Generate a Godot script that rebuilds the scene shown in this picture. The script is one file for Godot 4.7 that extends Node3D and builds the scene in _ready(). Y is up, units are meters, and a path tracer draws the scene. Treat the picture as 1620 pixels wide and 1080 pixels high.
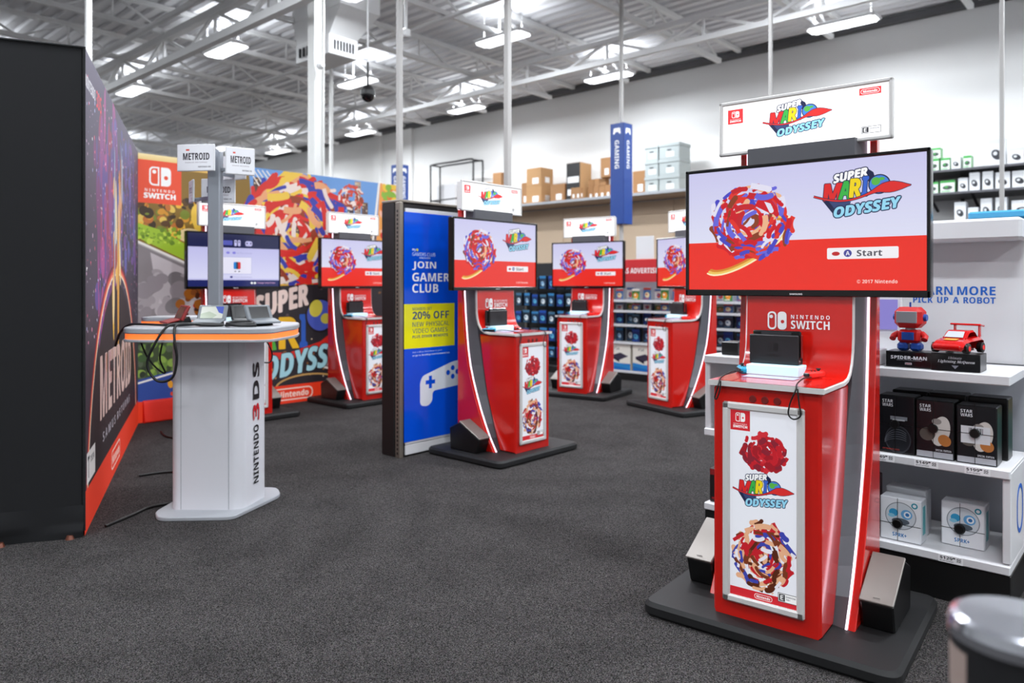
extends Node3D
# A shop floor with red game demo kiosks. Store axes: x runs along the back wall, -z towards it, y up, metres.

const EYE := 1.3
var TEXT_TRIS := {}
var FONTS := {}
var MATS := {}
var MESHES := {}
var USED := {}
var rng := RandomNumberGenerator.new()


func _ready():
	# ---- camera
	var cam := Camera3D.new()
	cam.name = "camera"
	add_child(cam)
	var lens := CameraAttributesPhysical.new()
	lens.frustum_focal_length = 26.0
	lens.frustum_focus_distance = 2.9
	lens.frustum_near = 0.05
	lens.frustum_far = 120.0
	lens.exposure_aperture = 2.4
	cam.attributes = lens
	cam.projection = Camera3D.PROJECTION_FRUSTUM
	cam.near = 0.05
	cam.far = 120.0
	cam.size = 0.05 * 1080.0 / 1170.0
	cam.frustum_offset = Vector2(0, -0.05 * 91.3 / 1170.0)
	cam.position = Vector3(0, EYE, 0)
	cam.rotation_degrees = Vector3(0, 42.0, 0)
	cam.current = true
	# ---- air outside the closed shop, and the exposure
	var env := Environment.new()
	env.background_mode = Environment.BG_COLOR
	env.background_color = Color(0.02, 0.02, 0.02)
	env.tonemap_mode = Environment.TONE_MAPPER_LINEAR
	env.tonemap_exposure = 1.0
	env.sdfgi_enabled = true
	env.ssao_enabled = true
	env.ssil_enabled = true
	var we := WorldEnvironment.new()
	we.name = "world_environment"
	we.environment = env
	add_child(we)
	# ---- the shop: lights first, then the shell, then the things
	rng.seed = 7
	make_materials()
	build_ceiling_lights(LAMP_DOWN, LAMP_UP)
	build_shell()
	build_trusses()
	build_air_and_poles()
	build_poster_walls()
	build_promo_panel()
	build_kiosks()
	build_handheld_stand()
	build_robot_shelf()
	build_back_gondola()
	build_wall_shelf()
	build_small_things()


const LAMP_DOWN := 9.8
const LAMP_UP := 1.5
const LAMP_GLOW := 3.0


# ------------------------------------------------------------------ lettering
func font_of(kind):
	if not FONTS.has(kind):
		var f := SystemFont.new()
		f.font_names = PackedStringArray(["Droid Serif" if kind == "serif" else "Droid Sans"])
		f.font_weight = 400 if kind == "thin" else 700
		FONTS[kind] = f
	return FONTS[kind]


# triangles of a line of text, scaled so that its outline fills the unit square (x right, y down)
func text_tris(t, kind = "bold"):
	var key = t + "|" + kind
	if TEXT_TRIS.has(key):
		return TEXT_TRIS[key]
	var tm := TextMesh.new()
	tm.font = font_of(kind)
	tm.font_size = 64
	tm.pixel_size = 0.01
	tm.curve_step = 1.5
	tm.depth = 0.0
	tm.text = t
	var a = tm.get_mesh_arrays()
	var v: PackedVector3Array = a[Mesh.ARRAY_VERTEX]
	var ix: PackedInt32Array = a[Mesh.ARRAY_INDEX] if a[Mesh.ARRAY_INDEX] != null else PackedInt32Array(range(v.size()))
	var lo := Vector2(1e9, 1e9)
	var hi := -lo
	for p in v:
		lo = lo.min(Vector2(p.x, -p.y))
		hi = hi.max(Vector2(p.x, -p.y))
	var out := PackedVector2Array()
	for i in ix:
		out.append((Vector2(v[i].x, -v[i].y) - lo) / (hi - lo))
	TEXT_TRIS[key] = [out, (hi - lo).x / (hi - lo).y]
	return TEXT_TRIS[key]


# ------------------------------------------------------------------ print: a picture drawn at twice its size
class Print:
	var im: Image
	var w: int
	var h: int
	var host

	func _init(host_, w_, h_, bg):
		host = host_
		w = w_
		h = h_
		im = Image.create(w * 2, h * 2, false, Image.FORMAT_RGB8)
		im.fill(bg)

	func poly(pts, c):
		var n = pts.size()
		var lo := 1e9
		var hi := -1e9
		for p in pts:
			lo = minf(lo, p.y)
			hi = maxf(hi, p.y)
		var y0 = maxi(0, int(floor(lo * 2)))
		var y1 = mini(h * 2 - 1, int(ceil(hi * 2)))
		for y in range(y0, y1 + 1):
			var yy = (y + 0.5) / 2.0
			var xs := []
			for i in n:
				var a: Vector2 = pts[i]
				var b: Vector2 = pts[(i + 1) % n]
				if (a.y <= yy) != (b.y <= yy):
					xs.append(a.x + (yy - a.y) / (b.y - a.y) * (b.x - a.x))
			xs.sort()
			for k in range(0, xs.size() - 1, 2):
				var xa = maxi(0, int(ceil(xs[k] * 2 - 0.5)))
				var xb = mini(w * 2, int(ceil(xs[k + 1] * 2 - 0.5)))
				if xb > xa:
					im.fill_rect(Rect2i(xa, y, xb - xa, 1), c)

	func rect(x, y, ww, hh, c):
		im.fill_rect(Rect2i(int(round(x * 2)), int(round(y * 2)), maxi(1, int(round(ww * 2))), maxi(1, int(round(hh * 2)))), c)

	func ell(cx, cy, rx, ry, c, rot = 0.0, from = 0.0, to = TAU):
		var pts := PackedVector2Array()
		for i in 40:
			var a = lerpf(from, to, i / 39.0)
			pts.append(Vector2(cx, cy) + Vector2(cos(a) * rx, sin(a) * ry).rotated(rot))
		poly(pts, c)

	func rrect(x, y, ww, hh, r, c):
		poly(host.round_rect(x, y, ww, hh, r), c)

	func line(pts, width, c):
		for i in pts.size() - 1:
			var a: Vector2 = pts[i]
			var b: Vector2 = pts[i + 1]
			var o = (b - a).normalized().orthogonal() * width / 2.0
			poly(PackedVector2Array([a + o, b + o, b - o, a - o]), c)
			if width > 2.5:
				ell(b.x, b.y, width / 2.0, width / 2.0, c)

	func arc(cx, cy, rx, ry, from, to, width, c, rot = 0.0):
		var pts := []
		for i in 25:
			var a = lerpf(from, to, i / 24.0)
			pts.append(Vector2(cx, cy) + Vector2(cos(a) * rx, sin(a) * ry).rotated(rot))
		line(pts, width, c)

	func vgrad(x, y, ww, hh, c0, c1):
		for i in int(hh * 2):
			im.fill_rect(Rect2i(int(x * 2), int(y * 2) + i, int(ww * 2), 1), c0.lerp(c1, i / (hh * 2.0)))

	# fills the box x, y, ww, hh with the text; rise lifts its far end, lean slants it, fat thickens it
	func text(t, x, y, ww, hh, c, o = {}):
		var tr = host.text_tris(t, o.get("font", "bold"))[0]
		if ww <= 0:
			ww = hh * host.text_tris(t, o.get("font", "bold"))[1]
		var rise = o.get("rise", 0.0)
		var lean = o.get("lean", 0.0)
		var taper = o.get("taper", 0.0)
		var pts := PackedVector2Array()
		for p in tr:
			var q = Vector2(p.x, p.y)
			var hs = 1.0 + taper * (q.x - 0.5)
			pts.append(Vector2(x + q.x * ww + lean * (1.0 - q.y) * hh, y + ((q.y - 0.5) * hs + 0.5) * hh - rise * q.x * ww))
		if o.has("edge"):
			var r = o.get("edge_w", 3.0)
			for k in 10:
				_tris(pts, Vector2.from_angle(k * TAU / 10) * r, o.edge)
		var fat = o.get("fat", 0.0)
		if fat > 0:
			for k in 6:
				_tris(pts, Vector2.from_angle(k * TAU / 6) * fat, c)
		_tris(pts, Vector2.ZERO, c)

	func _tris(pts, off, c):
		for i in range(0, pts.size(), 3):
			_tri(pts[i] + off, pts[i + 1] + off, pts[i + 2] + off, c)

	func _tri(a: Vector2, b: Vector2, d: Vector2, c):
		if b.y < a.y:
			var s = a
			a = b
			b = s
		if d.y < a.y:
			var s = a
			a = d
			d = s
		if d.y < b.y:
			var s = b
			b = d
			d = s
		var y0 = maxi(0, int(ceil(a.y * 2 - 0.5)))
		var y1 = mini(h * 2, int(ceil(d.y * 2 - 0.5)))
		for y in range(y0, y1):
			var yy = (y + 0.5) / 2.0
			var xa = a.x + (yy - a.y) / maxf(1e-6, d.y - a.y) * (d.x - a.x)
			var xb = a.x + (yy - a.y) / maxf(1e-6, b.y - a.y) * (b.x - a.x) if yy < b.y else b.x + (yy - b.y) / maxf(1e-6, d.y - b.y) * (d.x - b.x)
			var l = maxi(0, int(ceil(minf(xa, xb) * 2 - 0.5)))
			var r = mini(w * 2, int(ceil(maxf(xa, xb) * 2 - 0.5)))
			if r > l:
				im.fill_rect(Rect2i(l, y, r - l, 1), c)

	func done():
		im.shrink_x2()
		return ImageTexture.create_from_image(im)


func round_rect(x, y, ww, hh, r, seg = 6):
	var pts := PackedVector2Array()
	for k in 4:
		var cx = x + ww - r if k == 0 or k == 3 else x + r
		var cy = y + hh - r if k < 2 else y + r
		for i in seg + 1:
			var a = k * PI / 2 + i * PI / 2 / seg
			pts.append(Vector2(cx + cos(a) * r, cy + sin(a) * r))
	return pts


func round_poly(pts, r, seg = 5):
	var out := PackedVector2Array()
	var n = pts.size()
	for i in n:
		var p: Vector2 = pts[i]
		var a: Vector2 = (pts[(i + n - 1) % n] - p)
		var b: Vector2 = (pts[(i + 1) % n] - p)
		var rr = minf(r, minf(a.length(), b.length()) * 0.45)
		var pa = p + a.normalized() * rr
		var pb = p + b.normalized() * rr
		for k in seg + 1:
			var t = k / float(seg)
			out.append(pa.lerp(p, t).lerp(p.lerp(pb, t), t))
	return out


# ------------------------------------------------------------------ meshes
class Shape:
	var v := PackedVector3Array()
	var nn := PackedVector3Array()
	var uv := PackedVector2Array()

	func tri(a, b, c, na, nb, nc, ua = Vector2.ZERO, ub = Vector2.ZERO, uc = Vector2.ZERO):
		if (c - a).cross(b - a).dot(na + nb + nc) < 0:
			v.append_array([a, c, b])
			nn.append_array([na, nc, nb])
			uv.append_array([ua, uc, ub])
		else:
			v.append_array([a, b, c])
			nn.append_array([na, nb, nc])
			uv.append_array([ua, ub, uc])

	func quad(a, b, c, d, n, uvs = [Vector2(0, 1), Vector2(1, 1), Vector2(1, 0), Vector2(0, 0)]):
		tri(a, b, c, n, n, n, uvs[0], uvs[1], uvs[2])
		tri(a, c, d, n, n, n, uvs[0], uvs[2], uvs[3])

	func face(pts, out):
		var n = (pts[1] - pts[0]).cross(pts[2] - pts[0])
		if n.length() < 1e-12 and pts.size() > 3:
			n = (pts[2] - pts[0]).cross(pts[3] - pts[0])
		n = n.normalized()
		if n.dot(out) < 0:
			n = -n
		for i in range(1, pts.size() - 1):
			tri(pts[0], pts[i], pts[i + 1], n, n, n)

	func box(c: Vector3, s: Vector3, b = 0.0, basis = Basis.IDENTITY):
		var e = s / 2.0
		b = minf(b, minf(e.x, minf(e.y, e.z)) * 0.9)
		var first = v.size()
		for ax in 3:
			for sg in [-1.0, 1.0]:
				var i = (ax + 1) % 3
				var j = (ax + 2) % 3
				var pts := []
				for k in [[-1, -1], [1, -1], [1, 1], [-1, 1]]:
					var p := Vector3()
					p[ax] = sg * e[ax]
					p[i] = k[0] * (e[i] - b)
					p[j] = k[1] * (e[j] - b)
					pts.append(p)
				var n := Vector3()
				n[ax] = sg
				quad(pts[0], pts[1], pts[2], pts[3], n)
		if b > 0:
			for ax in 3:
				var i = (ax + 1) % 3
				var j = (ax + 2) % 3
				for si in [-1.0, 1.0]:
					for sj in [-1.0, 1.0]:
						var q := []
						for sa in [-1.0, 1.0]:
							var p := Vector3()
							p[ax] = sa * (e[ax] - b)
							p[i] = si * e[i]
							p[j] = sj * (e[j] - b)
							var r := p
							r[i] = si * (e[i] - b)
							r[j] = sj * e[j]
							q.append(p)
							q.append(r)
						var n := Vector3()
						n[i] = si
						n[j] = sj
						quad(q[0], q[1], q[3], q[2], n.normalized())
			for sx in [-1.0, 1.0]:
				for sy in [-1.0, 1.0]:
					for sz in [-1.0, 1.0]:
						var n = Vector3(sx, sy, sz)
						face([Vector3(e.x, e.y - b, e.z - b) * n, Vector3(e.x - b, e.y, e.z - b) * n, Vector3(e.x - b, e.y - b, e.z) * n], n)
		for k in range(first, v.size()):
			v[k] = basis * v[k] + c
			nn[k] = basis * nn[k]
		return self

	# a polygon (x, y) pushed along z from z0 to z1, its end rims chamfered by b, set down by xf
	func prism(poly, z0, z1, xf = Transform3D.IDENTITY, b = 0.0):
		var n = poly.size()
		var area := 0.0
		for i in n:
			area += poly[i].cross(poly[(i + 1) % n])
		var sg = 1.0 if area > 0 else -1.0
		var en := []
		for i in n:
			var d = (poly[(i + 1) % n] - poly[i]).normalized()
			en.append(Vector2(d.y, -d.x) * sg)
		var inner := PackedVector2Array()
		for i in n:
			var m = en[i] + en[(i + n - 1) % n]
			var k = m / maxf(0.35, m.length_squared() / 2.0)
			inner.append(poly[i] - k * b)
		var idx = Geometry2D.triangulate_polygon(inner)
		var first = v.size()
		for side in [[z0, -1.0], [z1, 1.0]]:
			var nz = Vector3(0, 0, side[1])
			for k in range(0, idx.size(), 3):
				tri(_v3(inner[idx[k]], side[0]), _v3(inner[idx[k + 1]], side[0]), _v3(inner[idx[k + 2]], side[0]), nz, nz, nz)
		var rows := [[inner, z0, -0.7], [poly, z0 + b, 0.0], [poly, z1 - b, 0.0], [inner, z1, 0.7]] if b > 0 else [[poly, z0, 0.0], [poly, z1, 0.0]]
		for r in rows.size() - 1:
			var lift = (rows[r][2] + rows[r + 1][2]) if b > 0 else 0.0
			for i in n:
				var j = (i + 1) % n
				var ni = en[i]
				var nj = en[i]
				if en[i].dot(en[(i + n - 1) % n]) > 0.7:
					ni = (en[i] + en[(i + n - 1) % n]).normalized()
				if en[i].dot(en[j]) > 0.7:
					nj = (en[i] + en[j]).normalized()
				var a = Vector3(ni.x, ni.y, lift).normalized()
				var c = Vector3(nj.x, nj.y, lift).normalized()
				var p00 = _v3(rows[r][0][i], rows[r][1])
				var p10 = _v3(rows[r][0][j], rows[r][1])
				var p01 = _v3(rows[r + 1][0][i], rows[r + 1][1])
				var p11 = _v3(rows[r + 1][0][j], rows[r + 1][1])
				tri(p00, p10, p11, a, c, c)
				tri(p00, p11, p01, a, c, a)
		for k in range(first, v.size()):
			v[k] = xf * v[k]
			nn[k] = (xf.basis * nn[k]).normalized()
		if xf.basis.determinant() < 0:
			for k in range(first, v.size(), 3):
				var p = v[k + 1]
				v[k + 1] = v[k + 2]
				v[k + 2] = p
				p = nn[k + 1]
				nn[k + 1] = nn[k + 2]
				nn[k + 2] = p
		return self

	func _v3(p, z):
		return Vector3(p.x, p.y, z)

	# profile of (radius, height) turned round y
	func lathe(prof, seg = 24, xf = Transform3D.IDENTITY):
		var first = v.size()
		for i in prof.size() - 1:
			var a: Vector2 = prof[i]
			var b: Vector2 = prof[i + 1]
			var d = (b - a)
			if d.length() < 1e-6:
				continue
			var pn = Vector2(d.y, -d.x).normalized()
			for k in seg:
				var t0 = TAU * k / seg
				var t1 = TAU * (k + 1) / seg
				var e0 = Vector3(cos(t0), 0, sin(t0))
				var e1 = Vector3(cos(t1), 0, sin(t1))
				var n0 = e0 * pn.x + Vector3.UP * pn.y
				var n1 = e1 * pn.x + Vector3.UP * pn.y
				var p0 = e0 * a.x + Vector3.UP * a.y
				var p1 = e1 * a.x + Vector3.UP * a.y
				var q0 = e0 * b.x + Vector3.UP * b.y
				var q1 = e1 * b.x + Vector3.UP * b.y
				if b.x > 1e-6:
					tri(p0, q0, q1, n0, n0, n1)
				if a.x > 1e-6:
					tri(p0, q1, p1, n0, n1, n1)
		for k in range(first, v.size()):
			v[k] = xf * v[k]
			nn[k] = (xf.basis * nn[k]).normalized()
		return self

	func tube(pts, r, seg = 8):
		var rings := []
		var up = Vector3(0.13, 0.97, 0.21).normalized()
		for i in pts.size():
			var d = ((pts[mini(i + 1, pts.size() - 1)] - pts[maxi(i - 1, 0)]) as Vector3).normalized()
			if absf(d.dot(up)) > 0.97:
				up = Vector3(0.9, 0.2, 0.3).normalized()
			var x = d.cross(up).normalized()
			var y = x.cross(d).normalized()
			up = y
			var ring := []
			for k in seg:
				var a = TAU * k / seg
				ring.append(x * cos(a) + y * sin(a))
			rings.append(ring)
		for i in pts.size() - 1:
			for k in seg:
				var k2 = (k + 1) % seg
				var p = pts[i]
				var q = pts[i + 1]
				tri(p + rings[i][k] * r, q + rings[i + 1][k] * r, q + rings[i + 1][k2] * r, rings[i][k], rings[i + 1][k], rings[i + 1][k2])
				tri(p + rings[i][k] * r, q + rings[i + 1][k2] * r, p + rings[i][k2] * r, rings[i][k], rings[i + 1][k2], rings[i][k2])
		for e in [[0, pts[0] - pts[1]], [pts.size() - 1, pts[-1] - pts[-2]]]:
			var cap := []
			for k in seg:
				cap.append(pts[e[0]] + rings[e[0]][k] * r)
			face(cap, e[1])
		return self

	# a grid of points, smooth, uv over the whole grid; flip turns it over
	func grid(rows, out):
		var nr = rows.size()
		var nc = rows[0].size()
		var ns := []
		for i in nr:
			var r := []
			for j in nc:
				var du = rows[i][mini(j + 1, nc - 1)] - rows[i][maxi(j - 1, 0)]
				var dv = rows[mini(i + 1, nr - 1)][j] - rows[maxi(i - 1, 0)][j]
				var n = (du.cross(dv) as Vector3).normalized()
				r.append(n if n.dot(out) >= 0 else -n)
			ns.append(r)
		for i in nr - 1:
			for j in nc - 1:
				var t = func(a, b): return Vector2(b / float(nc - 1), a / float(nr - 1))
				tri(rows[i][j], rows[i][j + 1], rows[i + 1][j + 1], ns[i][j], ns[i][j + 1], ns[i + 1][j + 1], t.call(i, j), t.call(i, j + 1), t.call(i + 1, j + 1))
				tri(rows[i][j], rows[i + 1][j + 1], rows[i + 1][j], ns[i][j], ns[i + 1][j + 1], ns[i + 1][j], t.call(i, j), t.call(i + 1, j + 1), t.call(i + 1, j))
		return self

	func flat_tris(tris, xf: Transform3D, ww, hh):
		var n = xf.basis.z.normalized()
		for i in range(0, tris.size(), 3):
			var q := []
			for k in 3:
				var p = tris[i + k]
				q.append(xf * Vector3((p.x - 0.5) * ww, (0.5 - p.y) * hh, 0))
			tri(q[0], q[1], q[2], n, n, n)
		return self

	func mesh():
		var a := []
		a.resize(Mesh.ARRAY_MAX)
		a[Mesh.ARRAY_VERTEX] = v
		a[Mesh.ARRAY_NORMAL] = nn
		a[Mesh.ARRAY_TEX_UV] = uv
		var m := ArrayMesh.new()
		m.add_surface_from_arrays(Mesh.PRIMITIVE_TRIANGLES, a)
		return m


func box_mesh(s: Vector3, b = 0.0):
	var key = "%.4f %.4f %.4f %.4f" % [s.x, s.y, s.z, b]
	if not MESHES.has(key):
		MESHES[key] = Shape.new().box(Vector3.ZERO, s, b).mesh()
	return MESHES[key]


func panel_mesh(ww, hh):
	var key = "panel %.4f %.4f" % [ww, hh]
	if not MESHES.has(key):
		var s := Shape.new()
		s.quad(Vector3(-ww / 2, -hh / 2, 0), Vector3(ww / 2, -hh / 2, 0), Vector3(ww / 2, hh / 2, 0), Vector3(-ww / 2, hh / 2, 0), Vector3.BACK)
		MESHES[key] = s.mesh()
	return MESHES[key]


func text_shape(t, ww, hh, kind = "bold"):
	var tr = text_tris(t, kind)
	if ww <= 0:
		ww = hh * tr[1]
	return Shape.new().flat_tris(tr[0], Transform3D.IDENTITY, ww, hh).mesh()


# ------------------------------------------------------------------ nodes
func numbered(n):
	if not USED.has(n):
		USED[n] = 0
		return n
	USED[n] += 1
	return "%s_%03d" % [n, USED[n]]


func obj(called, mesh, material, parent = self, at = Vector3.ZERO, turn = Vector3.ZERO):
	var o := MeshInstance3D.new()
	o.name = numbered(called) if parent == self else called
	o.mesh = mesh
	o.material_override = material
	o.position = at
	o.rotation = turn
	parent.add_child(o, true)
	return o


func tag(o, label, category, group = "", kind = ""):
	o.set_meta("label", label)
	o.set_meta("category", category)
	if group:
		o.set_meta("group", group)
	if kind:
		o.set_meta("kind", kind)
	return o


func thing(called, label, category, at = Vector3.ZERO, turn = 0.0, group = ""):
	var o := Node3D.new()
	o.name = numbered(called)
	o.position = at
	o.rotation.y = turn
	add_child(o, true)
	return tag(o, label, category, group)


func struct(called, mesh, material, at = Vector3.ZERO, label = "", category = ""):
	var o = obj(called, mesh, material, self, at)
	o.set_meta("kind", "structure")
	if label:
		o.set_meta("label", label)
	if category:
		o.set_meta("category", category)
	return o


func copy(o, at, turn, label = "", group = ""):
	var c = o.duplicate()
	c.name = numbered(str(o.name).rstrip("0123456789").trim_suffix("_") if str(o.name).right(3).is_valid_int() else str(o.name))
	add_child(c, true)
	c.position = at
	c.rotation = Vector3(0, turn, 0)
	if label:
		c.set_meta("label", label)
	if group:
		c.set_meta("group", group)
	return c


func up(u, y, v):
	return Vector3(u, y, -v)


# ------------------------------------------------------------------ materials
func mat(called, c, rough = 0.5, metal = 0.0, extra = {}):
	if MATS.has(called):
		return MATS[called]
	var m := StandardMaterial3D.new()
	m.resource_name = called
	m.albedo_color = c
	m.roughness = rough
	m.metallic = metal
	for k in extra:
		m.set(k, extra[k])
	MATS[called] = m
	return m


func glow(called, c, energy, base = Color(0.8, 0.8, 0.8)):
	return mat(called, base, 0.4, 0.0, {"emission_enabled": true, "emission": c, "emission_energy_multiplier": energy})


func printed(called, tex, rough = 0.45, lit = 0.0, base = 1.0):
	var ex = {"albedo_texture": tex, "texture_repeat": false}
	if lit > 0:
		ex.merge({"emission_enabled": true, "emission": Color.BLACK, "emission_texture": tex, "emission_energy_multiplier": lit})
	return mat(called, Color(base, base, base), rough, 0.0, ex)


func speckle(n, lo, hi, seed_, tint = 0.0):
	var r := RandomNumberGenerator.new()
	r.seed = seed_
	var data := PackedByteArray()
	data.resize(n * n * 3)
	for i in n * n:
		var k = r.randf()
		k = k * k * (3 - 2 * k)
		var g = lerpf(lo, hi, k)
		data[i * 3] = int(clampf(g * (1 + tint * r.randf_range(-1, 1)), 0, 1) * 255)
		data[i * 3 + 1] = int(clampf(g * (1 + tint * r.randf_range(-1, 1)), 0, 1) * 255)
		data[i * 3 + 2] = int(clampf(g * (1 + tint * r.randf_range(-1, 1)), 0, 1) * 255)
	return ImageTexture.create_from_image(Image.create_from_data(n, n, false, Image.FORMAT_RGB8, data))


func noise_tex(freq, lo, hi, seed_, size = 512):
	var nz := FastNoiseLite.new()
	nz.seed = seed_
	nz.frequency = freq
	nz.fractal_octaves = 4
	var im := Image.create(size, size, false, Image.FORMAT_RGB8)
	for y in size:
		for x in size:
			var ax = TAU * x / size
			var ay = TAU * y / size
			var k = nz.get_noise_3d(cos(ax) * 60 + 200, sin(ax) * 60 + cos(ay) * 60, sin(ay) * 60) * 0.5 + 0.5
			var g = lerpf(lo, hi, k)
			im.set_pixel(x, y, Color(g, g, g))
	return ImageTexture.create_from_image(im)


func make_materials():
	var mottle = noise_tex(0.02, 0.84, 1.12, 11, 256)
	mat("carpet", Color(1, 0.965, 0.96), 1.0, 0.0, {"albedo_texture": speckle(1024, 0.065, 0.375, 5, 0.06), "uv1_triplanar": true, "uv1_world_triplanar": true, "uv1_scale": Vector3(0.42, 0.42, 0.42), "metallic_specular": 0.2,
		"detail_enabled": true, "detail_blend_mode": BaseMaterial3D.BLEND_MODE_MUL, "detail_albedo": mottle, "detail_uv_layer": BaseMaterial3D.DETAIL_UV_2, "uv2_triplanar": true, "uv2_world_triplanar": true, "uv2_scale": Vector3(0.31, 0.31, 0.31)})
	mat("wall_paint", Color(0.92, 0.92, 0.915), 0.8)
	mat("deck_paint", Color(0.88, 0.88, 0.89), 0.6)
	mat("steel_white", Color(0.90, 0.90, 0.90), 0.5)
	mat("pole_grey", Color(0.66, 0.65, 0.64), 0.45)
	mat("column_white", Color(0.88, 0.88, 0.87), 0.5)
	mat("tan_panel", Color(0.90, 0.80, 0.69), 0.7)
	mat("shelf_brown", Color(0.66, 0.59, 0.53), 0.7)
	mat("red_gloss", Color(0.78, 0.085, 0.045), 0.22, 0.0, {"clearcoat_enabled": true, "clearcoat": 0.6, "clearcoat_roughness": 0.08})
	mat("kiosk_grey", Color(0.36, 0.36, 0.38), 0.4, 0.3)
	mat("trim_silver", Color(0.84, 0.83, 0.82), 0.4, 0.12)
	mat("rubber_black", Color(0.060, 0.060, 0.066), 0.62)
	mat("bezel_black", Color(0.02, 0.02, 0.022), 0.2)
	mat("plastic_black", Color(0.035, 0.035, 0.038), 0.35)
	mat("plastic_dark", Color(0.11, 0.11, 0.12), 0.45)
	mat("speaker_silver", Color(0.52, 0.50, 0.48), 0.42, 0.5)
	mat("white_laminate", Color(0.86, 0.86, 0.87), 0.4)
	mat("white_print", Color(0.95, 0.95, 0.95), 0.5)
	mat("cable_black", Color(0.02, 0.02, 0.02), 0.5)
	mat("dock_print", Color(0.075, 0.075, 0.08), 0.35)
	mat("joy_red", Color(0.90, 0.13, 0.09), 0.45)
	mat("joy_blue", Color(0.04, 0.62, 0.78), 0.45)
	mat("cardboard", Color(0.62, 0.46, 0.31), 0.85)
	mat("cardboard_light", Color(0.70, 0.54, 0.37), 0.85)
	mat("cloth_black", Color(0.052, 0.056, 0.068), 0.9)
	mat("sign_blue", Color(0.02, 0.16, 0.46), 0.45)
	mat("promo_dark", Color(0.10, 0.085, 0.085), 0.5)
	mat("metal_upright", Color(0.55, 0.52, 0.48), 0.4, 0.6)
	mat("perforation", Color(0.05, 0.05, 0.05), 0.6)
	mat("stand_white", Color(0.84, 0.84, 0.86), 0.38)
	mat("stand_grey", Color(0.62, 0.63, 0.65), 0.4)
	mat("pole_alu", Color(0.60, 0.62, 0.65), 0.35, 0.5)
	mat("red_cloth", Color(0.95, 0.16, 0.06), 0.6)
	mat("kick_black", Color(0.03, 0.03, 0.032), 0.45)
	mat("back_grey", Color(0.66, 0.67, 0.70), 0.6)
	glow("lamp_lens", Color(0.97, 0.985, 1.0), LAMP_GLOW)
	glow("led_white", Color(1.0, 0.90, 0.97), 2.0)
	glow("led_orange", Color(1.0, 0.44, 0.16), 0.85, Color(0.92, 0.5, 0.25))
	glow("plinth_light", Color(0.72, 0.93, 1.0), 0.38, Color(0.78, 0.88, 0.92))
	mat("handheld_grey", Color(0.40, 0.42, 0.44), 0.4)


# ------------------------------------------------------------------ lamps
func build_ceiling_lights(down, upward):
	var body = Shape.new()
	body.box(Vector3(0, 0.045, 0), Vector3(1.0, 0.05, 0.34), 0.012)
	body.box(Vector3(0, 0.085, 0), Vector3(0.9, 0.03, 0.12), 0.008)
	var body_m = body.mesh()
	var lens_pts = [Vector2(-0.48, -0.10), Vector2(-0.44, -0.10), Vector2(-0.44, -0.155), Vector2(0.44, -0.155), Vector2(0.44, -0.10), Vector2(0.48, -0.10), Vector2(0.48, 0.10), Vector2(0.44, 0.10), Vector2(0.44, 0.155), Vector2(-0.44, 0.155), Vector2(-0.44, 0.10), Vector2(-0.48, 0.10)]
	var lens_m = Shape.new().prism(PackedVector2Array(lens_pts), -0.012, 0.012, Transform3D(Basis(Vector3.RIGHT, PI / 2), Vector3(0, 0.012, 0)), 0.004).mesh()
	var slot_m = Shape.new().box(Vector3(0, 0.103, 0), Vector3(0.86, 0.006, 0.09)).mesh()
	var wire_m = Shape.new().tube([Vector3(0, 0.1, 0), Vector3(0, 0.5, 0)], 0.006, 6).mesh()
	for row in 6:
		var v = [11.43, 8.53, 5.90, 3.1, 0.3, -2.5][row]
		for k in 8:
			var u = [4.4, 0.4, -3.70, -7.88, -11.65, -15.5, -19.45, -23.3][k]
			if row == 3 and k == 4:
				continue  # no lamp hangs over the black cloth wall
			var unlit = row == 1 and (k == 5 or k == 6)
			var at = up(u, 5.12, v)
			var where = ["along the back wall", "in the row before the back wall", "over the wide aisle"][mini(row, 2)]
			var t = thing("ceiling_light", ("unlit" if unlit else "glowing white") + " rectangular strip light hung from roof joists " + where, "ceiling light", at, 0.0, "strip lights " + where)
			obj("housing", body_m, MATS.steel_white, t)
			obj("lens", lens_m, MATS.white_laminate if unlit else MATS.lamp_lens, t)
			for sx in [-0.4, 0.4]:
				obj("hanger_wire", wire_m, MATS.steel_white, t, Vector3(sx, 0, 0))
			if unlit:
				continue
			obj("upper_lens", slot_m, MATS.lamp_lens, t)
			for side in [[-0.02, down, Vector2(0.9, 0.28), -PI / 2], [0.115, upward, Vector2(0.86, 0.09), PI / 2]]:
				var l := AreaLight3D.new()
				l.name = "lamp"
				l.area_size = side[2]
				l.light_energy = side[1]
				l.light_color = Color(0.955, 0.977, 1.0)
				if "area_range" in l:
					l.set("area_range", 40.0)
				l.shadow_enabled = true
				l.position = Vector3(0, side[0], 0)
				l.rotation.x = side[3]
				t.add_child(l, true)


# ------------------------------------------------------------------ the shell
const U0 := -30.0
const U1 := 8.0
const V0 := -9.0
const V1 := 13.2
const DECK := 5.68


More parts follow.
